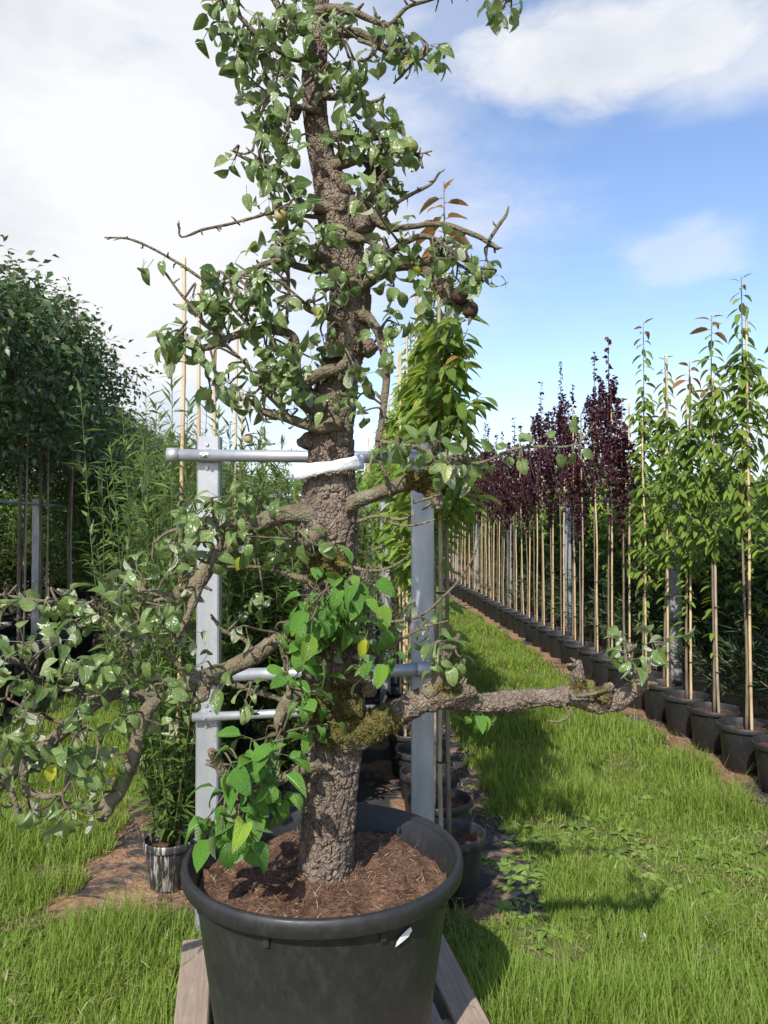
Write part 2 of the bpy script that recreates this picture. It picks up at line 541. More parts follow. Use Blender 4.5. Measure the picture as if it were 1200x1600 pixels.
def galv_mat():
    m, N, L = new_mat('galvanised')
    b = principled(N, L, True, .42, .5, .55)
    v = N('ShaderNodeTexVoronoi'); v.inputs['Scale'].default_value = 70
    L(N('ShaderNodeTexCoord').outputs['Object'], v.inputs['Vector'])
    sp = ramp(N, L, v.outputs['Distance'], [(0.1, (.42, .435, .45)), (.6, (.47, .48, .49))])
    n = nz(N, L, 7, 6, .65, stretch=(1, 1, .35))
    c = mixc(N, L, ramp(N, L, n, [(.38, (0, 0, 0)), (.62, (.9, .9, .9))]), sp, (.29, .305, .32))
    L(c, b.inputs['Base Color'])
    L(ramp(N, L, n, [(.3, (.36, .36, .36)), (.7, (.58, .58, .58))]), b.inputs['Roughness'])
    bump(N, L, nz(N, L, 90, 4), b, .15, .002)
    return m


M['steel'] = galv_mat()
M['bolt'] = simple_mat('bolt', (.35, .36, .37), (.5, .51, .52), 80, .4, .5, .7)


def plastic_mat(name, c1, c2, dust, streak=0.0):
    m, N, L = new_mat(name)
    b = principled(N, L, True, .42, .45)
    n = nz(N, L, 6, 6, .6)
    c = ramp(N, L, n, [(.35, c1), (.7, c2)])
    d = nz(N, L, 35, 7, .75, stretch=(1, 1, .5))
    c = mixc(N, L, mth(N, L, 'MULTIPLY', ramp(N, L, d, [(.5, (0, 0, 0)), (.8, (1, 1, 1))]), dust), c, (.16, .135, .11))
    if streak:
        s = nz(N, L, 16, 5, .7, stretch=(3, 3, .25))
        c = mixc(N, L, mth(N, L, 'MULTIPLY', ramp(N, L, s, [(.50, (0, 0, 0)), (.60, (1, 1, 1))]), streak), c, (.42, .41, .36))
    L(c, b.inputs['Base Color'])
    L(ramp(N, L, d, [(.3, (.36, .36, .36)), (.7, (.62, .62, .62))]), b.inputs['Roughness'])
    bump(N, L, nz(N, L, 60, 5, .6), b, .12, .003)
    return m


M['tub'] = plastic_mat('tub', (.014, .0145, .015), (.021, .0215, .0215), .13)
M['pot'] = plastic_mat('pot', (.016, .017, .019), (.028, .029, .031), .22)
M['pot_streaked'] = plastic_mat('pot_streaked', (.016, .016, .017), (.03, .03, .03), .3, .95)
M['soil'] = simple_mat('soil', (.055, .032, .022), (.20, .118, .078), 22, .95, .1, detail=8, bs=1.0, bd=.02, bscale=60)
M['dark_soil'] = simple_mat('dark_soil', (.045, .026, .018), (.15, .085, .055), 26, .95, .1, detail=8, bs=1.0, bd=.02, bscale=60)
M['sticker'] = simple_mat('sticker', (.6, .62, .62), (.8, .8, .78), 40, .35, .5)
M['scrap'] = simple_mat('scrap', (.5, .52, .54), (.75, .77, .78), 30, .2, .6)


def wood_mat():
    m, N, L = new_mat('pallet_wood')
    b = principled(N, L, True, .8, .2)
    oi = N('ShaderNodeObjectInfo')
    n = nz(N, L, 10, 8, .7, stretch=(9, .6, 9), dist=.6)
    c = ramp(N, L, n, [(.3, (.21, .155, .115)), (.5, (.32, .245, .185)), (.72, (.41, .33, .26))])
    d = nz(N, L, 7, 6, .7)
    c = mixc(N, L, mth(N, L, 'MULTIPLY', ramp(N, L, d, [(.48, (0, 0, 0)), (.70, (1, 1, 1))]), .65), c, (.19, .15, .12))
    c = mixc(N, L, mth(N, L, 'MULTIPLY', oi.outputs['Random'], .35), c, (.20, .16, .13))
    L(c, b.inputs['Base Color'])
    bump(N, L, n, b, .5, .004)
    return m


M['wood'] = wood_mat()


def fabric_mat(name, amount):
    """black woven ground cloth with spilt coir lying on it"""
    m, N, L = new_mat(name)
    b = principled(N, L, True, .75, .25)
    w = N('ShaderNodeTexWave'); w.inputs['Scale'].default_value = 90; w.bands_direction = 'X'
    tc = N('ShaderNodeTexCoord').outputs['Object']
    L(tc, w.inputs['Vector'])
    cl = ramp(N, L, nz(N, L, 5, 6, .6), [(.35, (.022, .023, .026)), (.7, (.06, .06, .064))])
    mk = nz(N, L, 1.9, 7, .68, dist=.4)
    cz = ramp(N, L, nz(N, L, 55, 7, .75), [(.3, (.12, .06, .036)), (.5, (.27, .155, .095)), (.72, (.45, .31, .20))])
    k = ramp(N, L, mk, [(amount, (0, 0, 0)), (amount + .07, (1, 1, 1))])
    L(mixc(N, L, k, cl, cz), b.inputs['Base Color'])
    bump(N, L, mth(N, L, 'ADD', mth(N, L, 'MULTIPLY', k, .8), mth(N, L, 'MULTIPLY', nz(N, L, 80, 5, .7), .6)), b, .8, .012)
    return m


M['bed'] = fabric_mat('bed_cloth', .495)
M['strip'] = fabric_mat('strip_cloth', .43)
M['lawn'] = simple_mat('lawn', (.07, .095, .025), (.17, .16, .07), 9, .95, .1, detail=8, bs=.8, bd=.02, bscale=70)
M['earth'] = simple_mat('earth', (.06, .06, .025), (.14, .11, .065), 1.5, .95, .1, detail=8, bs=.6, bd=.03, bscale=30)


# ------------------------------------------------------------------ ground
def sheet(name, edges, z, mat, label):
    """edges: rows of (d, left X, right X)"""
    v, f = [], []
    K = 7
    for d, a, b in edges:
        for k in range(K):
            v.append((a + (b - a) * k / (K - 1), d, z))
    for i in range(len(edges) - 1):
        for k in range(K - 1):
            q = i * K + k
            f.append((q, q + 1, q + K + 1, q + K))
    o = MB().add(np.array(v), np.array(f)).build(name, mat)
    return tag(o, label, name.replace('_', ' '), kind='structure')


g = MB().add(np.array([(-400, -60, 0), (400, -60, 0), (400, 700, 0), (-400, 700, 0)]), np.array([[0, 1, 2, 3]])).build('ground', M['earth'])
tag(g, 'flat brown and green nursery ground under the beds', 'ground', kind='structure')


def jit(d, k, a=0.06):
    d = np.asarray(d, float)
    q0 = vnoise(np.stack([d.ravel() * 2.3, d.ravel() * 0 + k * 9.1, d.ravel() * 0 + .5], -1), 3) - .5
    q1 = vnoise(np.stack([d.ravel() * 7.0, d.ravel() * 0 + k * 3.7, d.ravel() * 0 + 2.5], -1), 3) - .5
    r = a * 2 * q0 + a * q1
    return r if len(r) > 1 else float(r[0])


ds = np.concatenate([np.arange(-1.5, 8, .12), np.arange(8, 60, 1.0)])
GRASS_R0, GRASS_R1, BED_L = .87, 2.30, -1.24
BED_START = 2.98
LEFT_EDGE = -2.62
sheet('grass_path', [(d, rowx(LEFT_EDGE, d), rowx(GRASS_R1 + .1, d) + jit(d, 1, .05)) for d in ds], .004, M['lawn'], 'short green grass of the paths between the potted rows')
sheet('bed_cloth', [(d, rowx(BED_L, d) + jit(d, 2, .1), rowx(GRASS_R0, d) + jit(d, 3, .05)) for d in ds if d > BED_START], .008, M['bed'], 'black ground cloth strewn with brown coir under the middle potted rows')
sheet('dirt_strip', [(d, rowx(GRASS_R1, d) + jit(d, 4, .05), rowx(4.6, d)) for d in ds], .012, M['strip'], 'brown dirt and black cloth strip under the right row of pots')
sheet('pot_ground', [(d, rowx(-6.5, d), rowx(LEFT_EDGE, d) + jit(d, 5, .06)) for d in ds], .008, M['bed'], 'black ground cloth under the large dark crowned trees')


# grass blades ------------------------------------------------------------
PAL_ANG = math.atan2(.2, .98)
PAL_AX = np.array([-math.sin(PAL_ANG), math.cos(PAL_ANG)])      # along the planks, away from the camera
PAL_RT = np.array([math.cos(PAL_ANG), math.sin(PAL_ANG)])
PAL_BL = np.array([-.69, 2.66])                                   # back left corner
PAL_W, PAL_L, PAL_H = .885, 1.2, .14


def on_pallet(x, y, m=0.0):
    dx, dy = x - PAL_BL[0], y - PAL_BL[1]
    a = dx * PAL_RT[0] + dy * PAL_RT[1]; b = -(dx * PAL_AX[0] + dy * PAL_AX[1])
    return (a > -m) & (a < PAL_W + m) & (b > -m) & (b < PAL_L + m)


def grass_points(dens, d0, d1):
    xs, ys = [], []
    n = int(dens * (d1 - d0) * 6.0)
    d = RNG.uniform(d0, d1, n); x = RNG.uniform(-3.4, 2.6, n)
    x0 = x + ROWK * d
    e1 = (vnoise(np.stack([d * 5, x * 0, d * 0 + 1], -1), 4) - .5) * .28
    e2 = (vnoise(np.stack([d * 3, x * 0, d * 0 + 5], -1), 4) - .5) * .45
    right = (x > rowx(GRASS_R0, d) + jit(d, 3, .05) - .02 - np.abs(e1) * .6) & (x0 < GRASS_R1 - .03 + e1 * .6)
    left = (x0 > LEFT_EDGE + e2 * .3) & (x < rowx(BED_L, d) + jit(d, 2, .1) + .03 + np.abs(e2) * .45)
    front = (d < BED_START + .02 + np.abs(e1) * .2 + np.abs(vnoise(np.stack([x * 4, x * 0, x * 0 + 9], -1), 6) - .5) * .3) & (x0 > LEFT_EDGE) & (x0 < GRASS_R1)
    ok = (right | left | front) & ~on_pallet(x, d, .01)
    patch = vnoise(np.stack([x * 3.2, d * 3.2, x * 0], -1), 11) * .65 + vnoise(np.stack([x * 9, d * 9, x * 0], -1), 12) * .35
    ok &= RNG.random(n) < np.clip((patch - .22) * 3.4, .12, 1)
    return x[ok], d[ok], patch[ok]


gm = MB()
blade = np.array([(-.5, 0, 0), (.5, 0, 0), (-.42, .55, .05), (.42, .55, .05), (0, 1, .22)])
bt = [np.array([(0, 1, 3), (0, 3, 2), (2, 3, 4)])]
for dens, d0, d1, w, h0, h1 in ((2500, 1.0, 2.15, .004, .05, .13), (18000, 2.15, 3.4, .0036, .04, .14), (13500, 3.4, 5.0, .0042, .04, .13), (7000, 5, 8, .0065, .04, .11), (2600, 8, 14, .011, .04, .10), (1000, 14, 26, .020, .04, .10)):
    x, y, pt = grass_points(dens, d0, d1)
    n = len(x)
    tall = np.clip(.55 + 1.9 * (vnoise(np.stack([x * 2.1, y * 2.1, x * 0 + 3], -1), 21) - .35), .35, 1.5)
    # worn, mown turf between the strides; longer by the edges
    h = RNG.uniform(h0, h1, n) * tall
    az = RNG.uniform(0, 2 * math.pi, n)
    lean = np.abs(RNG.normal(0, .62, n)) + .08
    ax = np.stack([np.cos(az) * np.sin(lean), np.sin(az) * np.sin(lean), np.cos(lean)], -1)
    up = np.stack([np.cos(az), np.sin(az), -.3 + 0 * az], -1)
    big_ = vnoise(np.stack([x * 1.7, y * 1.7, x * 0 + 7], -1), 23) * .6 + vnoise(np.stack([x * 5, y * 5, x * 0 + 7], -1), 24) * .4
    h = h * np.clip(.55 + 1.0 * (1 - big_), .5, 1.4) * np.where(RNG.random(n) < .04, 1.5, 1)
    rn = np.clip(RNG.beta(2.2, 2.6, n) * .78 + .55 * (big_ - .47) + np.where(RNG.random(n) < .05 + .10 * (pt < .42), .35, 0), 0, .999)
    scatter(gm, blade, bt, np.stack([x, y, 0 * x + .003], -1), ax, up, np.stack([np.full(n, w) * RNG.uniform(.7, 1.3, n), h, h], -1), rn)
o = gm.build('grass', M['grass'])
tag(o, 'fresh green grass blades of the paths and foreground', 'grass', kind='stuff')

# broad weeds among the grass
wm = MB()
wt, wf = leaf_template(.42, .2, .7, .1)
for k in range(398):
    if k < 230: x, y = RNG.uniform(.45, 1.9), RNG.uniform(2.4, 4.6)
    elif k < 330: x, y = RNG.uniform(-1.7, -.75), RNG.uniform(2.35, 3.0)
    elif k < 385: x, y = RNG.uniform(-2.3, -1.4), RNG.uniform(3.0, 6)
    else: x, y = rowx(.80, 3.1) + RNG.normal(0, .1), RNG.uniform(2.9, 3.5)
    if on_pallet(x, y, .05): continue
    n = RNG.integers(4, 9); az = np.arange(n) / n * 6.283 + RNG.random() * 6
    el = RNG.uniform(.2, .8, n)
    ax = np.stack([np.cos(az) * np.cos(el), np.sin(az) * np.cos(el), np.sin(el)], -1)
    scatter(wm, wt, wf, np.repeat([[x, y, .008]], n, 0), ax, np.repeat([[0, 0, 1.]], n, 0) + RNG.normal(0, .2, (n, 3)), RNG.uniform(.03, .085, n))
tag(wm.build('weeds', M['weed']), 'low broad leaved weeds scattered through the grass', 'weeds', kind='stuff')

# coir fibres, straw and spilt bark lying on the cloth and the dirt strip
fm = MB()
strand = np.array([(-.5, 0, 0), (.5, 0, 0), (-.5, .5, .10), (.5, .5, .10), (.2, 1, .02)])
for (xa, xb, da, db, n, kind) in ((BED_L - .1, -.4, 2.95, 4.6, 9000, 0), (.35, GRASS_R0, 2.95, 5.0, 2600, 0), (GRASS_R1 - .08, 2.62, 4.2, 9.0, 7000, 1)):
    d = RNG.uniform(da, db, n); x = rowx(0, d) + RNG.uniform(xa, xb, n)
    pk = vnoise(np.stack([x * 3.5, d * 3.5, x * 0], -1), 31)
    k = (pk > (.45 if kind == 0 else .35)) & ~on_pallet(x, d, .02)
    x, d = x[k], d[k]; n = len(x)
    az = RNG.uniform(0, 6.283, n); el = RNG.normal(.08, .14, n)
    ax = np.stack([np.cos(az), np.sin(az), np.sin(el)], -1)
    l = RNG.uniform(.015, .05, n) * np.where(RNG.random(n) < .04, 3, 1)
    scatter(fm, strand, bt, np.stack([x, d, .014 + RNG.random(n) * .008], -1), ax, np.repeat([[0, 0, 1.]], n, 0), np.stack([RNG.uniform(.0015, .004, n), l, l], -1), RNG.random(n) ** 1.3 * .99)
tag(fm.build('coir_litter', M['fibre']), 'brown coir fibres and straw spilt over the ground cloth', 'litter', kind='stuff')
sm_ = MB()
n = 10000
d = RNG.uniform(2.2, 8, n) ; x = rowx(0, d) + np.where(RNG.random(n) < .7, RNG.uniform(.8, 2.3, n), RNG.uniform(-2.6, -1.0, n))
fr_ = RNG.random(n) < .35
d = np.where(fr_, RNG.uniform(2.2, 3.0, n), d); x = np.where(fr_, RNG.uniform(-2.2, 2.0, n), x)
pk = vnoise(np.stack([x * 2.6, d * 2.6, x * 0], -1), 41) * .6 + vnoise(np.stack([x * 8, d * 8, x * 0], -1), 42) * .4
k = ((pk > .52) | (RNG.random(n) < .12)) & ~on_pallet(x, d, .03)
x, d = x[k], d[k]; n = len(x)
az = RNG.uniform(0, 6.283, n); el = RNG.normal(.15, .25, n)
l = RNG.uniform(.02, .07, n)
scatter(sm_, strand, bt, np.stack([x, d, .02 + RNG.random(n) * .04], -1), np.stack([np.cos(az), np.sin(az), np.sin(el)], -1), np.repeat([[0, 0, 1.]], n, 0), np.stack([RNG.uniform(.002, .0045, n), l, l], -1), RNG.random(n))
tag(sm_.build('straw', M['straw']), 'dry straw and grass clippings lying among the green blades', 'straw', kind='stuff')

# ------------------------------------------------------------------ pallet
pal = empty('wooden_pallet', (*(PAL_BL + PAL_RT * PAL_W / 2 - PAL_AX * PAL_L / 2), .004), PAL_ANG,
            'weathered wooden pallet on the grass under the large black tub', 'pallet')


def beveled_box(name, s, mat, parent, loc, bev=.004):
    x, y, z = [q / 2 for q in s]; b = bev
    v = []
    for sz, ins in ((-z, b), (-z + b, 0), (z - b, 0), (z, b)):
        xx, yy = x - ins, y - ins
        for sx, sy in ((-1, -1), (1, -1), (1, 1), (-1, 1)):
            v.append((sx * xx, sy * yy, sz))
    f = [(3, 2, 1, 0), (12, 13, 14, 15)]
    for k in range(3):
        for j in range(4):
            f.append((k * 4 + j, k * 4 + (j + 1) % 4, k * 4 + 4 + (j + 1) % 4, k * 4 + 4 + j))
    return obj(name, MB().add(np.array(v), np.array(f)).mesh(name, mat, False), parent, loc)


NP_ = 7
pw = (PAL_W - .034 * (NP_ - 1)) / NP_
for k in range(NP_):
    p = beveled_box('plank', (pw * RNG.uniform(.98, 1.03), PAL_L - RNG.uniform(0, .015), .022), M['wood'], pal, (-PAL_W / 2 + pw / 2 + k * (pw + .034), 0, PAL_H - .011 - .004 + RNG.uniform(-.002, .001)))
    p.rotation_euler = (0, RNG.normal(0, .012), RNG.normal(0, .004))
for yy in (-.55, 0, .55):
    beveled_box('stringer', (PAL_W - .01, .10, .022), M['wood'], pal, (0, yy * .995, PAL_H - .022 - .012 - .0045))
    for xx in (-.39, 0, .39):
        beveled_box('block', (.10, .098, .081), M['wood'], pal, (xx, yy * .995, .0595 + .002))
for xx in (-.39, 0, .39):
    beveled_box('bottom_board', (.10, PAL_L, .021), M['wood'], pal, (xx, 0, .0095))

# ------------------------------------------------------------------ large tub
TC = np.array([-.161, 2.08])
tub = empty('plant_tub', (TC[0], TC[1], PAL_H), 0, 'large black plastic tub holding the old pear tree on the pallet', 'tub')
RT = .685 - PAL_H                                # rim height above the pallet
mb = MB()
prof = [(0.0, .001), (.255, .001), (.268, .008), (.2915, .17), (.3145, .33), (.331, RT - .10), (.3390, RT - .046)]
v, f = lathe(prof, 96); mb.add(v, f)
inner = [(.352, RT - .012), (.340, RT - .03), (.3275, RT - .09), (.306, RT - .22)]
v, f = lathe(inner, 96); mb.add(v, f)
obj('wall', mb.mesh('tub_wall', M['tub']), tub, (0, 0, 0))
mb = MB()
rim = [(.3405, RT - .048), (.366, RT - .046), (.3705, RT - .040), (.3720, RT - .016), (.3700, RT - .005), (.365, RT), (.357, RT - .001), (.3515, RT - .006), (.350, RT - .016)]
v, f = lathe(rim, 96); mb.add(v, f)
obj('rim', mb.mesh('tub_rim', M['tub']), tub, (0, 0, 0))
for a in (-108, -62, -150, -25, 30, 90, 150):
    t = math.radians(a)
    o = obj('rim_tab', MB().box((0, 0, 0), (.014, .006, .035)).mesh('rim_tab', M['tub'], False), tub, (.3405 * math.cos(t), .3405 * math.sin(t), RT - .064))
    o.rotation_euler = (0, 0, t + math.pi / 2)
# torn silver sticker on the right of the wall
t = math.radians(-52)
sv = []
for (a, b) in ((-.026, -.010), (-.006, -.004), (.012, .002), (.024, .012), (.020, .022), (.004, .018), (-.012, .010), (-.022, .002)):
    tt = t + a / .336
    sv.append((.339 * math.cos(tt), .339 * math.sin(tt), RT - .095 + b))
obj('sticker', MB().add(np.array(sv), [np.array([[0, 1, 6, 7], [1, 2, 5, 6], [2, 3, 4, 5]])]).mesh('sticker', M['sticker']), tub, (0, 0, 0))


def soil_mesh(name, r, z, amp, mat, nr=10, na=40, seed=1, freq=14, mound=0.0):
    rr = np.linspace(0, r, nr + 1)[1:]
    th = np.arange(na) / na * 2 * math.pi
    R, T = np.meshgrid(rr, th, indexing='ij')
    x, y = (R * np.cos(T)).ravel(), (R * np.sin(T)).ravel()
    x, y = np.append(x, 0), np.append(y, 0)
    q = np.stack([x, y, 0 * x + seed], -1)
    h = amp * (2.2 * fbm(q * freq, 4, seed) + 2.0 * fbm(q * freq * .35, 2, seed + 7)) + mound * (1 - np.hypot(x, y) / r)
    v = np.stack([x, y, z + h], -1)
    i = np.arange(nr - 1)[:, None] * na; j = np.arange(na)[None]; k = (j + 1) % na
    fs = [np.stack([i + j, i + na + j, i + na + k, i + k], -1).reshape(-1, 4)]
    j = np.arange(na); k = (j + 1) % na
    fs.append(np.stack([np.full(na, nr * na), j, k], -1))
    mb = MB().add(v, fs)
    return mb.mesh(name, mat), v


SOILZ = RT - .075
me, soilv = soil_mesh('tub_soil', .328, SOILZ, .030, M['soil'], 60, 200, 3, 16, .02)
obj('soil', me, tub, (0, 0, 0))
fm = MB()
n = 9000
pick = soilv[RNG.integers(0, len(soilv), n)]
az = RNG.uniform(0, 6.283, n); el = RNG.normal(.25, .35, n)
ax = np.stack([np.cos(az) * np.cos(el), np.sin(az) * np.cos(el), np.sin(el)], -1)
l = RNG.uniform(.008, .028, n) * np.where(RNG.random(n) < .006, 4, 1)
okk = np.hypot(pick[:, 0], pick[:, 1]) < .315
scatter(fm, strand, bt, pick[okk], ax[okk], RNG.normal(0, 1, (okk.sum(), 3)), np.stack([RNG.uniform(.0008, .0016, n), l, l], -1)[okk], (RNG.random(n) ** 1.4 * .8)[okk])
tag(obj('coir', fm.mesh('coir', M['fibre']), tub, (0, 0, 0)), kind='stuff')

# ------------------------------------------------------------------ the old pear tree
TD = 2.08
BASE = np.array([P(506, 1365, TD)[0], TD, PAL_H + SOILZ - .03])
pear = empty('pear_tree', BASE, 0, 'gnarled old pear tree with thick cracked trunk planted in the large black tub', 'tree')


def poly(pts, d0, d1=None):
    """(px, py, r px) rows -> world rows (x, y, z, r)"""
    d1 = d0 if d1 is None else d1
    out = []
    for i, p in enumerate(pts):
        d = d0 + (d1 - d0) * i / max(1, len(pts) - 1)
        out.append([*P(p[0], p[1], d), p[2] * d / F])
    return np.array(out)


def trunk_disp(s, th, rad, pos):
    s, th, rad = s.ravel(), th.ravel(), rad.ravel()
    nu = 21
    wob = fbm(pos * 30, 3, 5)
    u = th / (2 * math.pi) * nu + wob * 1.6
    w = s / .080 + fbm(pos * 22, 3, 8) * 1.2
    f1, f2, cid = worley(u, w, nu, 2)
    e = np.clip((f2 - f1) / .11, 0, 1)
    u2 = th / (2 * math.pi) * 30 + wob * 2
    g1, g2, c2 = worley(u2, s / .022 + wob * 3, 30, 7)
    e2 = np.clip((g2 - g1) / .16, 0, 1)
    k = np.clip(rad / .07, .45, 1.1)
    d = .0105 * e + .0055 * (cid - .5) * e + .0016 * e2 + .0016 * (c2 - .5) + .004 * fbm(pos * 9, 2, 9) + .003 * fbm(pos * 110, 2, 4)
    d = d + .0040 * e * ((s / .030 + fbm(pos * 22, 3, 8) * 2.0 + hash3(np.floor(cid * 999), np.floor(cid * 77), np.floor(cid * 7))) % 1.0 - .5)
    return d * k - .0125 * k


def limb_disp(depth=.004, knob=.010):
    def fn(s, th, rad, pos):
        s, th, rad = s.ravel(), th.ravel(), rad.ravel()
        f1, f2, cid = worley(th / 6.2832 * 9 + fbm(pos * 30, 2, 3) * 1.5, s / .024 + fbm(pos * 40, 2, 5) * 1.5, 9, 4)
        e = np.clip((f2 - f1) / .2, 0, 1)
        k = np.clip(rad / .03, .15, 1)
        return (depth * (e - .5) + depth * (cid - .5) + knob * 1.6 * fbm(pos * 26, 3, 6) + knob * 1.4 * fbm(pos * 75, 2, 2)) * k
    return fn


NODES = []
MOSS = []


def moss_weight(v):
    m = np.zeros(len(v))
    for (c, r, a) in MOSS_SPOTS:
        m = np.maximum(m, a * np.clip(1 - np.linalg.norm((v - c) / r, axis=1), 0, 1))
    return m


MOSS_SPOTS = [(P(525, 1115, 2.02), np.array([.11, .2, .12]), .9), (P(590, 1135, 2.0), np.array([.10, .2, .07]), 1.0), (P(512, 885, 2.02), np.array([.09, .2, .06]), .9),
              (P(660, 748, 2.0), np.array([.06, .15, .07]), 1.1), (P(705, 1075, 1.98), np.array([.07, .1, .03]), .6), (P(905, 1068, 1.95), np.array([.04, .1, .04]), .45),
              (P(480, 1000, 2.0), np.array([.08, .2, .09]), .6), (P(940, 1085, 1.95), np.array([.05, .1, .05]), .4)]

trunk_pts = poly([(506, 1440, 50), (506, 1400, 46), (509, 1350, 42), (513, 1290, 42), (516, 1230, 43), (520, 1170, 45), (521, 1120, 49), (517, 1060, 45), (515, 1000, 43), (514, 940, 43),
                  (514, 880, 43), (513, 820, 46), (515, 770, 42), (516, 720, 37), (519, 670, 34), (522, 630, 35), (530, 580, 31), (541, 530, 33), (547, 480, 33), (544, 430, 31), (537, 385, 31),
                  (530, 340, 34), (521, 300, 30), (507, 262, 22), (498, 220, 20), (492, 170, 19), (491, 120, 20), (494, 70, 18), (496, 20, 18), (497, -40, 17), (495, -110, 15), (500, -190, 14), (505, -260, 8)], TD)
c = spline(trunk_pts, 40)
NODES.append(c[52::2])
v, f = tube(c[:, :3], c[:, 3], 150, trunk_disp)
tm = MB(); tm.add(v, f, moss_weight(v))
tm.build('trunk', M['bark'], pear)

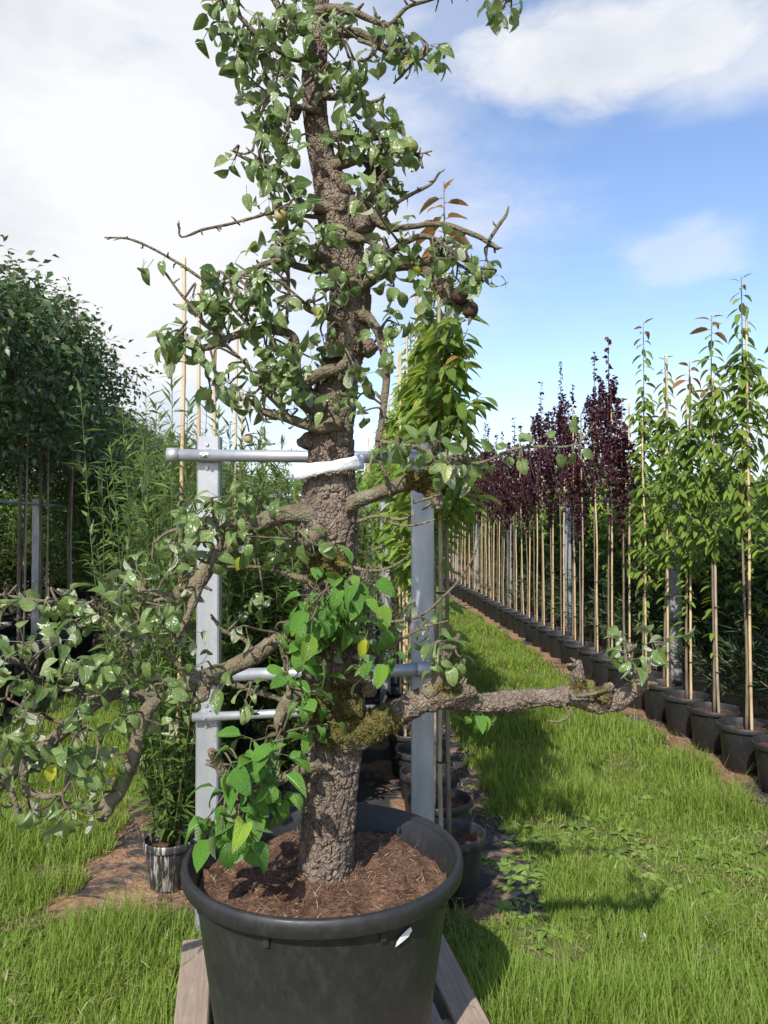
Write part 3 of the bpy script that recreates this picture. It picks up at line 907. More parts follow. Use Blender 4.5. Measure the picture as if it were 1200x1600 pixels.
# limbs: each a part; rows of (px, py, radius px) and its distance from start to end
LIMBS = [
    # right lower limb and its stubs
    ('limb', [(525, 1150, 30), (560, 1142, 27), (600, 1125, 23), (640, 1103, 18), (680, 1088, 17), (715, 1091, 15), (760, 1098, 13.5), (805, 1097, 14), (850, 1091, 13), (900, 1090, 15), (935, 1097, 16), (962, 1098, 13), (985, 1082, 12), (1003, 1074, 9), (1012, 1068, 5)], 2.04, 1.95, 1),
    ('stub', [(668, 1085, 13), (682, 1064, 11), (686, 1040, 8), (697, 1022, 6.5), (712, 1008, 5), (719, 990, 3.5)], 2.0, 1.97, 0),
    ('stub', [(690, 1092, 15), (715, 1084, 12), (735, 1081, 9), (737, 1081, 5)], 1.97, 1.95, 1),
    ('stub', [(905, 1090, 14), (903, 1065, 11), (901, 1045, 8), (905, 1032, 3)], 1.95, 1.94, 1),
    ('stub', [(940, 1095, 13), (948, 1078, 9), (957, 1068, 4)], 1.95, 1.95, 1),
    ('branch', [(990, 1080, 9), (1008, 1058, 6), (1020, 1035, 5), (1033, 1010, 3)], 1.95, 1.95, 0),
    ('branch', [(880, 1100, 4), (888, 1118, 2.5), (872, 1128, 2), (855, 1126, 1)], 1.94, 1.92, 0),
    ('branch', [(900, 1088, 3.5), (925, 1085, 3), (945, 1078, 2), (955, 1072, 1.5)], 1.93, 1.92, 0),
    ('branch', [(985, 1076, 4), (992, 1045, 3), (985, 1010, 2)], 1.95, 1.97, 0),
    # left lower limb
    ('limb', [(500, 1005, 18), (462, 996, 13), (432, 1001, 12), (395, 1026, 13), (352, 1047, 12), (315, 1062, 15), (280, 1075, 11), (245, 1090, 9), (215, 1084, 8.5), (180, 1086, 9), (145, 1104, 10), (110, 1133, 10), (75, 1163, 11), (35, 1192, 11), (0, 1222, 12), (-50, 1262, 12), (-95, 1290, 8)], 2.04, 1.78, 0),
    ('limb', [(247, 1090, 9), (233, 1108, 11), (216, 1150, 10), (205, 1190, 11), (188, 1232, 11), (165, 1272, 8), (158, 1282, 3)], 1.88, 1.84, 0),
    ('branch', [(186, 1236, 7), (150, 1262, 6), (118, 1258, 4), (90, 1250, 2)], 1.85, 1.83, 0),
    ('branch', [(40, 1190, 8), (38, 1228, 6), (68, 1243, 5), (100, 1240, 3)], 1.82, 1.80, 0),
    ('branch', [(10, 1215, 6), (25, 1260, 5), (28, 1290, 3)], 1.80, 1.78, 0),
    ('branch', [(318, 1064, 12), (316, 1090, 9), (300, 1100, 4)], 1.95, 1.93, 0),
    ('branch', [(230, 1110, 5), (190, 1135, 5), (140, 1140, 4), (60, 1115, 3), (10, 1090, 2)], 1.88, 1.8, 0),
    ('branch', [(150, 1100, 5), (110, 1080, 4), (70, 1070, 3), (40, 1040, 2)], 1.85, 1.8, 0),
    ('branch', [(300, 1070, 5), (262, 1020, 4), (215, 985, 3.5), (150, 945, 3), (80, 940, 2.6), (20, 932, 2), (-30, 925, 1.5)], 1.95, 1.88, 0),
    ('branch', [(215, 1055, 3), (190, 1000, 2.6), (150, 955, 2)], 1.9, 1.88, 0),
    ('branch', [(400, 1027, 5), (385, 1000, 4), (350, 985, 3.5), (330, 960, 2)], 2.0, 1.95, 0),
    ('branch', [(330, 1062, 5), (375, 1072, 5), (420, 1085, 5), (450, 1100, 4)], 1.96, 1.98, 0),
    # lower left stubs
    ('limb', [(510, 1075, 15), (478, 1082, 11), (455, 1090, 11), (442, 1108, 10), (435, 1130, 7), (440, 1150, 3)], 2.03, 1.94, 0),
    ('branch', [(452, 1088, 5), (446, 1050, 4), (438, 1010, 3.5), (430, 985, 2)], 1.97, 1.95, 0),
    ('limb', [(510, 1185, 14), (462, 1205, 9), (410, 1232, 8), (372, 1240, 9), (355, 1215, 9), (340, 1188, 8), (331, 1172, 6)], 2.04, 1.87, 0),
    # upper left heavy branch
    ('limb', [(510, 805, 20), (462, 802, 15), (425, 808, 14), (390, 826, 15), (358, 850, 14), (330, 876, 14), (312, 905, 13), (292, 925, 11), (262, 934, 8), (228, 922, 6), (196, 926, 4)], 2.05, 1.88, 0),
    ('branch', [(312, 908, 9), (300, 945, 7), (285, 975, 5), (270, 1005, 3)], 1.94, 1.9, 0),
    ('branch', [(262, 934, 5), (235, 942, 4), (205, 945, 3)], 1.9, 1.86, 0),
    ('branch', [(395, 825, 6), (360, 820, 5), (320, 822, 4), (270, 830, 3), (240, 850, 2)], 1.97, 1.92, 0),
    ('branch', [(345, 862, 4), (335, 810, 4), (330, 790, 2)], 1.95, 1.93, 0),
    ('branch', [(500, 830, 13), (478, 845, 10), (460, 842, 4)], 2.0, 1.93, 0),
    ('branch', [(495, 910, 8), (445, 895, 4), (400, 885, 3), (355, 885, 2.4), (320, 878, 2)], 2.0, 1.92, 0),
    # mid trunk left
    ('limb', [(530, 660, 14), (500, 670, 9), (470, 662, 8), (440, 652, 7), (412, 643, 6), (400, 638, 3)], 2.03, 1.93, 0),
    ('limb', [(505, 640, 17), (478, 628, 14), (470, 615, 12), (486, 594, 9.5), (510, 580, 9), (530, 572, 8), (540, 555, 7.5), (543, 520, 7), (528, 500, 6), (505, 490, 5.5), (482, 480, 5), (478, 472, 3)], 2.03, 1.93, 0),
    ('limb', [(505, 635, 14), (472, 612, 11), (463, 590, 9), (461, 556, 9), (455, 528, 8), (428, 517, 7.5), (392, 519, 7), (360, 527, 6), (325, 540, 5.5), (298, 540, 4.5), (276, 522, 3)], 2.03, 1.92, 0),
    ('branch', [(453, 651, 3.5), (412, 612, 3), (381, 566, 3), (334, 520, 3), (303, 483, 2.8), (277, 452, 2.4), (252, 419, 2)], 1.97, 1.9, 0),
    ('branch', [(400, 520, 3), (360, 478, 3), (334, 450, 2.8), (288, 418, 2.6), (241, 390, 2.3), (200, 373, 2), (163, 371, 1.3)], 1.97, 1.9, 0),
    ('branch', [(540, 340, 5), (484, 338, 4), (427, 333, 3.5), (396, 341, 3), (350, 351, 2.8), (319, 357, 2.6), (283, 370, 2), (279, 345, 1)], 2.06, 1.98, 0),
    ('branch', [(448, 500, 2.6), (451, 432, 3), (443, 382, 3), (433, 341, 2.8), (422, 300, 2.6), (407, 253, 2), (385, 230, 1.5)], 1.98, 1.97, 0),
    ('branch', [(530, 420, 9), (480, 420, 6), (440, 408, 5), (400, 420, 4), (365, 440, 3)], 2.04, 1.97, 0),
    ('branch', [(520, 325, 11), (480, 322, 6), (455, 300, 5), (440, 270, 4), (400, 255, 3), (372, 242, 2)], 2.04, 1.97, 0),
    ('branch', [(500, 175, 7), (465, 170, 5), (440, 180, 4), (425, 150, 3)], 2.05, 1.98, 0),
    ('branch', [(495, 95, 9), (455, 88, 6), (425, 70, 5), (395, 45, 4), (370, 20, 3), (345, 5, 2)], 2.05, 1.97, 0),
    ('branch', [(495, 60, 7), (460, 45, 5), (440, 20, 4), (420, -15, 3)], 2.06, 2.0, 0),
    ('branch', [(415, 60, 4), (380, 80, 3), (345, 55, 2), (325, 45, 1.5)], 2.0, 1.97, 0),
    ('branch', [(395, 235, 3), (380, 240, 2), (365, 235, 1.5)], 1.98, 1.97, 0),
    ('branch', [(450, 215, 3), (452, 180, 3), (470, 140, 3), (495, 120, 4)], 1.98, 2.03, 0),
    # upper right
    ('limb', [(498, 55, 11), (531, 52, 8), (572, 60, 7), (613, 83, 6), (650, 94, 4), (672, 78, 3)], 2.07, 2.0, 0),
    ('branch', [(613, 83, 4), (632, 112, 3), (615, 130, 2)], 2.02, 2.0, 0),
    ('branch', [(560, 62, 4), (585, 75, 4), (570, 95, 3), (545, 90, 2)], 2.0, 1.96, 0),
    ('branch', [(495, 20, 10), (530, 15, 7), (575, 30, 5), (608, 39, 4), (634, 13, 3), (668, 1, 2.6), (720, -14, 2.4), (770, -12, 2), (795, 2, 1.5)], 2.06, 1.9, 0),
    ('branch', [(505, 150, 7), (540, 155, 6), (575, 160, 4), (600, 150, 3)], 2.05, 1.98, 0),
    ('branch', [(510, 215, 9), (540, 213, 7), (572, 216, 5), (605, 212, 4), (615, 198, 3), (628, 208, 2)], 2.05, 1.98, 0),
    ('branch', [(520, 260, 10), (556, 250, 7), (590, 245, 5), (625, 235, 4), (652, 243, 3), (660, 262, 2)], 2.05, 1.98, 0),
    ('branch', [(640, 238, 2.4), (655, 240, 2), (675, 236, 1.3)], 1.99, 1.98, 0),
    ('limb', [(530, 320, 18), (565, 325, 14), (590, 345, 10), (612, 357, 6), (640, 355, 4.5), (668, 351, 4.2), (700, 352, 4), (742, 367, 4), (765, 380, 3.6), (780, 388, 2.6)], 2.05, 1.96, 0),
    ('branch', [(763, 377, 3), (778, 352, 2.8), (790, 335, 2.4), (795, 322, 1.5)], 1.96, 1.95, 0),
    ('branch', [(560, 325, 9), (585, 300, 6), (600, 275, 4), (595, 240, 3)], 2.04, 1.98, 0),
    ('branch', [(575, 335, 6), (603, 330, 4), (629, 311, 3.6), (660, 295, 3.2), (675, 285, 2.6), (687, 268, 2)], 2.03, 1.96, 0),
    ('limb', [(550, 450, 18), (580, 434, 11), (613, 414, 10), (644, 414, 9.5), (675, 432, 9), (698, 457, 11), (717, 466, 14), (732, 478, 11), (735, 490, 5)], 2.04, 1.94, 0),
    ('branch', [(600, 418, 6), (613, 393, 5), (639, 375, 5), (675, 372, 5), (711, 398, 4), (740, 415, 3), (765, 420, 2)], 2.0, 1.94, 0),
    ('branch', [(650, 415, 5), (690, 400, 4), (720, 415, 3), (755, 440, 2)], 1.98, 1.94, 0),
    ('branch', [(545, 370, 10), (575, 375, 6), (600, 395, 4), (625, 380, 3)], 2.03, 1.97, 0),
    ('limb', [(555, 490, 14), (575, 498, 8), (588, 520, 7), (597, 550, 6.5), (602, 585, 6), (602, 625, 5.5), (598, 660, 5), (591, 690, 4.5)], 2.04, 1.95, 0),
    ('branch', [(592, 690, 4.5), (639, 696, 4), (675, 708, 3.6), (712, 718, 3.3), (750, 723, 3), (800, 703, 2.7), (840, 698, 2.4), (887, 698, 2.1), (912, 686, 1.8), (929, 660, 1.2)], 1.95, 1.86, 0),
    ('branch', [(590, 690, 4), (592, 715, 3.5), (603, 745, 2.6), (610, 775, 1.6)], 1.95, 1.93, 0),
    ('branch', [(603, 742, 2.2), (615, 765, 1.8), (632, 745, 1.3)], 1.94, 1.92, 0),
    # mossy right branch under the rail
    ('limb', [(520, 800, 18), (558, 783, 12), (594, 768, 11), (625, 757, 12), (655, 750, 15), (675, 765, 12), (684, 785, 9), (686, 797, 4)], 2.05, 1.97, 0),
    ('branch', [(650, 750, 6), (670, 730, 5), (690, 715, 4), (715, 712, 3), (735, 735, 2)], 1.98, 1.94, 0),
    ('branch', [(560, 815, 4), (590, 808, 3), (625, 812, 2.6), (648, 805, 1.6)], 2.0, 1.93, 0),
    ('branch', [(600, 815, 2.4), (635, 822, 2.2), (662, 818, 2), (680, 812, 1.3)], 1.97, 1.93, 0),
    ('branch', [(645, 785, 3), (665, 780, 2.4), (690, 772, 1.5)], 1.97, 1.94, 0),
    # shoots low right of the trunk
    ('branch', [(545, 985, 6), (580, 975, 3.4), (611, 971, 3), (637, 968, 2.7), (661, 960, 2.5), (687, 938, 2.3), (713, 912, 2.1), (733, 882, 1.8), (744, 858, 1.5), (751, 828, 1)], 2.0, 1.9, 0),
    ('branch', [(555, 1030, 5), (590, 1018, 3), (613, 1008, 2.6), (637, 993, 2.2), (665, 980, 1.9), (700, 970, 1.2)], 2.0, 1.93, 0),
    ('branch', [(540, 945, 8), (560, 925, 5), (545, 905, 3)], 2.0, 1.94, 0),
    ('branch', [(505, 960, 9), (485, 945, 6), (500, 915, 4), (525, 912, 2)], 2.0, 1.92, 0),
    ('branch', [(550, 1000, 9), (580, 1000, 6), (600, 1010, 4), (590, 1045, 3)], 2.0, 1.94, 0),
    ('branch', [(545, 1060, 8), (572, 1060, 6), (578, 1078, 3)], 2.0, 1.96, 0),
    ('branch', [(530, 880, 5), (570, 890, 3), (600, 890, 2.3), (640, 870, 1.3)], 2.0, 1.94, 0),
]
for name, pts, d0, d1, mossy in LIMBS:
    w = poly(pts, d0, d1)
    thick = w[:, 3].max() > .012
    c = spline(w, 26 if thick else 7)
    wig = np.stack([fbm(c[:, :3] * 9 + k * 31, 3, k) for k in range(3)], -1)
    ramp_ = np.clip(np.arange(len(c)) / (len(c) * .15 + 1), 0, 1)[:, None]
    c[:, :3] += wig * ramp_ * np.clip(c[:, 3:] * 2.2, .006, .022)
    NODES.append(c)
    n = 40 if thick else 8
    if thick:
        v, f = tube(c[:, :3], c[:, 3], n, limb_disp(.006 if mossy else .0015, .006 if mossy else .0035))
    else:
        rr = c[:, 3] * (.9 + .9 * fbm(c[:, :3] * 90, 2, 5))
        v, f = tube(c[:, :3], rr, n)
    lm_ = MB().add(v, f, moss_weight(v))
    ln_ = np.linalg.norm(np.diff(c[:, :3], axis=0), axis=1).sum()
    for q in range(int(ln_ / .035)):      # short spurs and buds along the wood
        j = RNG.integers(2, len(c) - 1)
        dr = nrm(RNG.normal(0, 1, 3) + np.array([0, 0, .3]))
        l_ = RNG.uniform(.006, .02) * (1.6 if thick else 1) + c[j, 3]
        b_ = c[j, :3]
        cc = np.array([b_, b_ + dr * l_ * .6 + RNG.normal(0, .002, 3), b_ + dr * l_])
        r0_ = min(c[j, 3] * .7, .006 if thick else .003)
        vv, ff = tube(cc, np.array([r0_, r0_ * .8, r0_ * .45]), 5); lm_.add(vv, ff, moss_weight(vv))
    lm_.build('branch' if name == 'stub' else name, M['bark'] if mossy else M['branch'], pear)
NODES_A = np.vstack(NODES)

# knots and burrs on the trunk
for px, py, r, d in ((530, 325, 24, 2.04), (505, 330, 18, 2.06), (480, 620, 22, 2.05), (478, 690, 17, 2.05), (565, 350, 22, 2.05), (498, 400, 20, 2.05), (585, 265, 22, 2.08), (575, 545, 18, 2.06), (560, 905, 20, 2.05), (575, 1075, 17, 2.03), (460, 175, 14, 2.05), (545, 1105, 28, 2.02), (500, 985, 24, 2.03), (585, 1010, 20, 2.02), (716, 470, 13, 1.95), (312, 1062, 17, 1.95), (320, 1085, 12, 1.94)):
    c0 = P(px, py, d); R = r * .8 * d / F
    th, ph = np.meshgrid(np.linspace(0, 2 * math.pi, 28, endpoint=False), np.linspace(.08, math.pi - .08, 18))
    q = np.stack([np.cos(th) * np.sin(ph), np.sin(th) * np.sin(ph), np.cos(ph)], -1).reshape(-1, 3)
    pos = c0 + q * R
    rr = R * (1 + 1.0 * fbm(pos * 30, 3, 1) + 1.0 * fbm(pos * 90, 2, 2))
    i = np.arange(17)[:, None] * 28; j = np.arange(28)[None]; k = (j + 1) % 28
    vv = c0 + q * rr[:, None]
    MB().add(vv, np.stack([i + j, i + 28 + j, i + 28 + k, i + k], -1).reshape(-1, 4), moss_weight(vv)).build('knot', M['bark'], pear)

# moss tufts
mm = MB()
tv = np.concatenate([x for x in tm.v])
allv = [tv]
for o in pear.children:
    if o.name.startswith(('limb', 'knot', 'branch')):
        a = np.empty(len(o.data.vertices) * 3); o.data.vertices.foreach_get('co', a); allv.append(a.reshape(-1, 3))
av = np.vstack(allv)
mw = moss_weight(av)
cand = np.where(mw > .25)[0]
pick = RNG.choice(cand, 6500, p=mw[cand] / mw[cand].sum())
pp = av[pick]
near = NODES_A[np.argmin(((pp[:, None, :] - NODES_A[None, ::6, :3]) ** 2).sum(-1), 1) * 6][:, :3]
ax = nrm(nrm(pp - near) + RNG.normal(0, .6, pp.shape) + np.array([0, 0, -.1]))
l = RNG.uniform(.004, .010, len(pp))
scatter(mm, strand, bt, pp, ax, RNG.normal(0, 1, pp.shape), np.stack([np.full(len(pp), .0024), l, l], -1), RNG.random(len(pp)))
tag(mm.build('moss', M['moss'], pear), kind='stuff')

# leaves: spurs in clumps; every spur grows from the nearest wood
CL = [  # px, py, rx, ry, spurs, leaf kind, distance
    (400, 55, 60, 55, 17, 'd', 2.0), (430, 150, 45, 45, 11, 'd', 2.0), (350, 15, 25, 22, 4, 'd', 1.98), (460, 25, 40, 30, 7, 'd', 2.0), (540, 30, 30, 30, 4, 'd', 2.0), (385, 110, 35, 35, 6, 'd', 2.0),
    (600, 70, 50, 32, 8, 'd', 2.0), (655, 85, 24, 24, 6, 'd', 1.99), (782, 6, 22, 12, 4, 'd', 1.9), (545, 135, 38, 36, 7, 'd', 1.98), (560, 195, 55, 40, 10, 'd', 1.98), (605, 255, 42, 52, 10, 'd', 1.98), (505, 110, 35, 60, 5, 'd', 1.97),
    (415, 255, 55, 42, 9, 'd', 1.98), (450, 290, 40, 40, 7, 'd', 1.98), (470, 355, 40, 40, 6, 'd', 1.99), (440, 205, 30, 25, 3, 'd', 1.99),
    (440, 400, 65, 36, 9, 'd', 1.97), (380, 450, 58, 40, 9, 'd', 1.96), (340, 480, 48, 42, 8, 'd', 1.94), (298, 530, 42, 28, 8, 'd', 1.93), (420, 490, 60, 55, 9, 'd', 1.96), (505, 470, 36, 36, 5, 'd', 1.94), (470, 540, 50, 40, 5, 'd', 1.95), (390, 570, 60, 40, 9, 'd', 1.95), (420, 635, 60, 40, 7, 'd', 1.94), (365, 615, 50, 32, 6, 'd', 1.95), (560, 590, 22, 40, 3, 'd', 1.93), (540, 640, 35, 25, 3, 'd', 1.94), (450, 600, 40, 40, 4, 'd', 1.95),
    (640, 385, 55, 30, 8, 'd', 1.97), (700, 415, 55, 32, 9, 'd', 1.94), (745, 425, 28, 22, 4, 'd', 1.94), (600, 420, 30, 36, 5, 'd', 1.97), (580, 300, 40, 30, 4, 'd', 1.98), (620, 540, 26, 48, 4, 'd', 1.95), (640, 700, 55, 22, 5, 'd', 1.94), (700, 735, 42, 25, 6, 'd', 1.94), (690, 470, 25, 20, 3, 'd', 1.94),
    (370, 800, 85, 28, 10, 'd', 1.95), (330, 830, 60, 36, 9, 'd', 1.93), (455, 830, 40, 38, 5, 'd', 1.92), (265, 880, 58, 40, 9, 'd', 1.9), (225, 945, 78, 45, 15, 'd', 1.88), (160, 965, 68, 36, 9, 'd', 1.87), (100, 938, 36, 22, 5, 'd', 1.86), (285, 1000, 60, 48, 9, 'd', 1.9), (60, 1030, 60, 36, 10, 'd', 1.8), (85, 1085, 75, 48, 13, 'd', 1.8), (25, 1125, 45, 60, 11, 'd', 1.78), (200, 1045, 78, 36, 10, 'd', 1.88), (150, 1150, 68, 48, 10, 'd', 1.83), (60, 1245, 60, 38, 8, 'd', 1.8), (120, 1225, 56, 38, 7, 'd', 1.82), (270, 1110, 50, 36, 5, 'd', 1.92), (20, 1195, 40, 30, 4, 'd', 1.79), (380, 1080, 40, 24, 3, 'd', 1.97), (30, 935, 40, 20, 3, 'd', 1.88), (400, 960, 40, 40, 4, 'd', 1.96),
    (565, 935, 48, 38, 9, 'b', 1.93), (505, 965, 55, 42, 10, 'b', 1.93), (480, 1005, 48, 36, 6, 'b', 1.94), (595, 1005, 25, 30, 4, 'b', 1.94), (490, 1105, 36, 36, 5, 'b', 1.95), (445, 1055, 25, 25, 2, 'b', 1.94), (550, 1000, 40, 30, 5, 'd', 1.95),
    (385, 1235, 46, 80, 15, 'b', 1.88), (420, 1185, 22, 35, 5, 'b', 1.88), (355, 1280, 25, 25, 4, 'b', 1.87),
    (990, 1020, 28, 24, 4, 'd', 1.96), (1035, 1010, 16, 18, 3, 'd', 1.95), (740, 1106, 13, 10, 2, 'b', 1.94), (692, 1020, 24, 25, 6, 'd', 1.96), (660, 975, 25, 12, 2, 'd', 1.95), (575, 1040, 25, 25, 3, 'd', 1.95),
]
tw = MB()
LEAVES = []      # pos, axis, up, size, kind
for px, py, rx, ry, n, kind, dd in CL:
    if px < 310 and py > 860: n = max(2, int(n * .85))
    elif py < 720: n = int(n * 1.2 + .5)
    big = 1.18 if (kind == 'b' and px < 430) else 1.0
    if kind == 'b': n = int(n * 1.2 + .5)
    for k in range(n):
        a, r = RNG.uniform(0, 6.283), math.sqrt(RNG.random())
        p = P(px + rx * r * math.cos(a), py + ry * r * math.sin(a), dd + RNG.normal(0, .055))
        dist = np.linalg.norm(NODES_A[:, :3] - p, axis=1) + .012 * RNG.random(len(NODES_A))
        j = int(np.argmin(dist)); q = NODES_A[j, :3]
        L_ = np.linalg.norm(p - q)
        if L_ > .16: p = q + (p - q) * (.16 + (L_ - .16) * .5) / L_
        mid = (p + q) / 2 + RNG.normal(0, .012, 3) + np.array([0, 0, .015])
        c = spline(np.array([q, mid, p]), 4)
        v, f = tube(c, np.linspace(.0036, .0022, len(c)), 5); tw.add(v, f)
        out = nrm(p - q)
        nl = RNG.integers(3, 6) if kind == 'd' else RNG.integers(3, 6)
        for i in range(nl):
            u = nrm(out * .5 + RNG.normal(0, .75, 3) + np.array([0, -.12, -.38 if kind == 'd' else -.30]))
            up = np.array([0, -.35, 1.0]) + RNG.normal(0, .85 if kind == 'd' else .45, 3)
            s = RNG.uniform(.034, .060) if kind == 'd' else RNG.uniform(.042, .072) * big
            LEAVES.append((p + RNG.normal(0, .003, 3), u, up, s, kind))
# single hanging leaves along the long right shoot, and a few placed singly
for (px, py, d) in [(655, 700, 1.94), (668, 705, 1.93), (700, 712, 1.92), (730, 715, 1.92), (735, 722, 1.91), (772, 715, 1.9), (778, 712, 1.9), (808, 702, 1.89), (815, 700, 1.89), (838, 698, 1.88), (866, 698, 1.87), (872, 698, 1.87), (893, 696, 1.86), (905, 690, 1.86)]:
    for k in range(1 + int(RNG.random() < .5)):
        LEAVES.append((P(px, py, d), nrm(np.array([RNG.normal(0, .4), -.3, -1 if RNG.random() < .65 else .6])), np.array([RNG.normal(0, .5), -1, .3]), RNG.uniform(.038, .05), 'd'))
for (px, py, d, s, kind) in [(325, 48, 1.97, .06, 'd'), (240, 405, 1.9, .055, 'd'), (228, 408, 1.9, .045, 'd'), (225, 405, 1.9, .04, 'd'), (258, 398, 1.9, .04, 'd'), (95, 1178, 1.78, .05, 'y'), (178, 1180, 1.8, .055, 'y'), (138, 1250, 1.8, .045, 'y'), (98, 1160, 1.79, .05, 'y'), (588, 930, 1.92, .05, 'y'), (575, 985, 1.92, .05, 'y'), (385, 290, 1.97, .05, 'd'), (620, 170, 1.97, .05, 'd'), (590, 960, 1.9, .085, 'b'), (560, 955, 1.9, .08, 'b'), (535, 925, 1.9, .075, 'b'), (600, 925, 1.9, .07, 'b'), (380, 858, 1.92, .04, 'y'), (655, 405, 1.93, .04, 'y')]:
    LEAVES.append((P(px, py, d), nrm(np.array([RNG.normal(0, .35), -.3, -.9])), np.array([RNG.normal(0, .3), -1, .5]), s, kind))
tag(tw.build('twigs', M['twig'], pear), kind='stuff')

TPL = [leaf_template(w, fo, cu, pe, ro, twi) for w, fo, cu, pe, ro, twi in
       ((.58, .30, .5, .5, 0, 0), (.52, .75, 1.3, .55, .2, .5), (.60, .25, 1.0, .5, .5, -.5), (.46, 1.0, 1.9, .5, 0, .7), (.56, -.45, 1.2, .55, -.3, -.7), (.58, .50, .4, .45, .3, .3))]
MATK = {'d': 'pear_leaf', 'b': 'pear_leaf_fresh', 'y': 'yellow_leaf'}
LM = {k: [MB().add(t[0], t[1], uv=t[0]).mesh('leaf', M[m]) for t in TPL] for k, m in MATK.items()}
dist = np.array([np.linalg.norm(l[0] - np.array([0, 0, CAMH])) - (.35 if l[4] != 'd' else 0) - 2.2 * l[3] for l in LEAVES])
order = np.argsort(dist)


def basis(p, u, up, s):
    y = u / np.linalg.norm(u); x = np.cross(y, up); x /= np.linalg.norm(x); z = np.cross(x, y)
    m = Matrix(((x[0] * s, y[0] * s, z[0] * s, p[0]), (x[1] * s, y[1] * s, z[1] * s, p[1]), (x[2] * s, y[2] * s, z[2] * s, p[2]), (0, 0, 0, 1)))
    return m


for i in order[:300]:
    p, u, up, s, kind = LEAVES[i]
    o = bpy.data.objects.new('leaf', LM[kind][i % 6]); COL.objects.link(o)
    o.parent = pear; o.matrix_basis = basis(p - BASE, u, up, s)
fol = MB()
rest = [int(i) for i in order[300:]]
for t in range(6):
    for mi, kk in enumerate(('d', 'b', 'y')):
        sel = [i for i in rest if i % 6 == t and LEAVES[i][4] == kk]
        if sel:
            scatter(fol, TPL[t][0], TPL[t][1], np.array([LEAVES[i][0] for i in sel]), np.array([LEAVES[i][1] for i in sel]), np.array([LEAVES[i][2] for i in sel]), np.array([LEAVES[i][3] for i in sel]), mat=mi)
tag(fol.build('foliage', [M['pear_leaf'], M['pear_leaf_fresh'], M['yellow_leaf']], pear), kind='stuff')
print('pear leaves', len(LEAVES))


def fruit(px, py, d, size, mat, ax, rot=False):
    prof = [(0.001, -.50), (.16, -.49), (.30, -.40), (.38, -.22), (.38, -.02), (.30, .22), (.20, .40), (.14, .55), (.08, .64), (.001, .66)]
    if rot: prof = [(0.001, -.42), (.2, -.40), (.36, -.26), (.42, 0), (.37, .24), (.22, .38), (.05, .42), (.001, .42)]
    v, f = lathe(spline(np.array(prof), 3), 20)
    v *= size
    q = Vector(ax).to_track_quat('Z', 'X').to_matrix()
    v = v @ np.array(q).T + P(px, py, d)
    o = MB().add(v, f).build('pear', M[mat], pear)
    e = P(px, py, d) + np.array(Vector(ax).normalized()) * size * .6
    mb = MB(); vv, ff = tube(spline(np.array([e, e + np.array([-.004, 0, .02]), e + np.array([-.012, .01, .04])]), 4), .0018, 6); mb.add(vv, ff)
    s = obj('stalk', mb.mesh('stalk', M['twig']), o, (0, 0, 0))
    return o


fruit(641, 227, 1.97, .044, 'pear', (-.55, 0, .6))
fruit(439, 336, 1.96, .042, 'pear_ripe', (.1, 0, 1), True)
fruit(388, 685, 1.93, .028, 'pear_ripe', (.1, 0, 1), True)
fruit(735, 484, 1.94, .048, 'pear_rotten', (.1, 0, 1), True)
fruit(718, 462, 1.93, .05, 'pear_rotten', (.4, 0, 1), True)

# ------------------------------------------------------------------ galvanised frame behind the tub
FD = 2.95
XL, XR = P(327, 900, FD)[0], P(660, 900, FD)[0]
frame = empty('steel_frame', ((XL + XR) / 2, FD, 0), 0, 'galvanised steel frame of two posts and cross pipes behind the pear tree', 'frame')


def c_post(x, y, z1, w=.086, dep=.06):
    b = .006
    pr = [(-w / 2 + b, -dep / 2), (w / 2 - b, -dep / 2), (w / 2, -dep / 2 + b), (w / 2, dep / 2 - b), (w / 2 - b, dep / 2), (-w / 2 + b, dep / 2), (-w / 2, dep / 2 - b), (-w / 2, -dep / 2 + b)]
    v = [(x + a, y + c, z) for z in (0, z1) for a, c in pr]
    return MB().add(np.array(v), [np.array([[i, (i + 1) % 8, 8 + (i + 1) % 8, 8 + i] for i in range(8)]), np.array([[8 + i for i in range(8)]])])


zt = P(0, 683, FD)[2]
c_post(XL, FD, zt).build('post', M['steel'], frame, False)
c_post(XR, FD, P(0, 702, FD)[2]).build('post', M['steel'], frame, False)


def pipe(mb, a, b, r):
    v, f = tube(np.array([a, (np.array(a) + b) / 2, b]), r, 20); mb.add(v, f)
    return mb


def clamp(x, z, r, y):
    o = MB()
    o.box((x, y + .004, z + r + .018), (.03, .005, .042)); o.box((x, y + .004, z - r - .018), (.03, .005, .042))
    th = np.linspace(-math.pi / 2, math.pi / 2, 11)
    v = []
    for s in (-.015, .015):
        for t in th: v.append((x + s, y + .002 - (r + .004) * 1.9 * math.cos(t), z + (r + .004) * math.sin(t)))
    o.add(np.array(v), np.array([[i, i + 1, 12 + i, 11 + i] for i in range(10)]))
    c = o.build('clamp', M['steel'], frame, False)
    for dz, yy in ((r + .022, y), (-r - .022, y), (0, y - 2 * r - .006)):
        bm = MB(); v, f = tube(np.array([(x, yy + .003, z + dz), (x, yy - .002, z + dz), (x, yy - .007, z + dz)]), .0075, 6); bm.add(v, f)
        obj('bolt', bm.mesh('bolt', M['bolt'], False), c, (0, 0, 0))


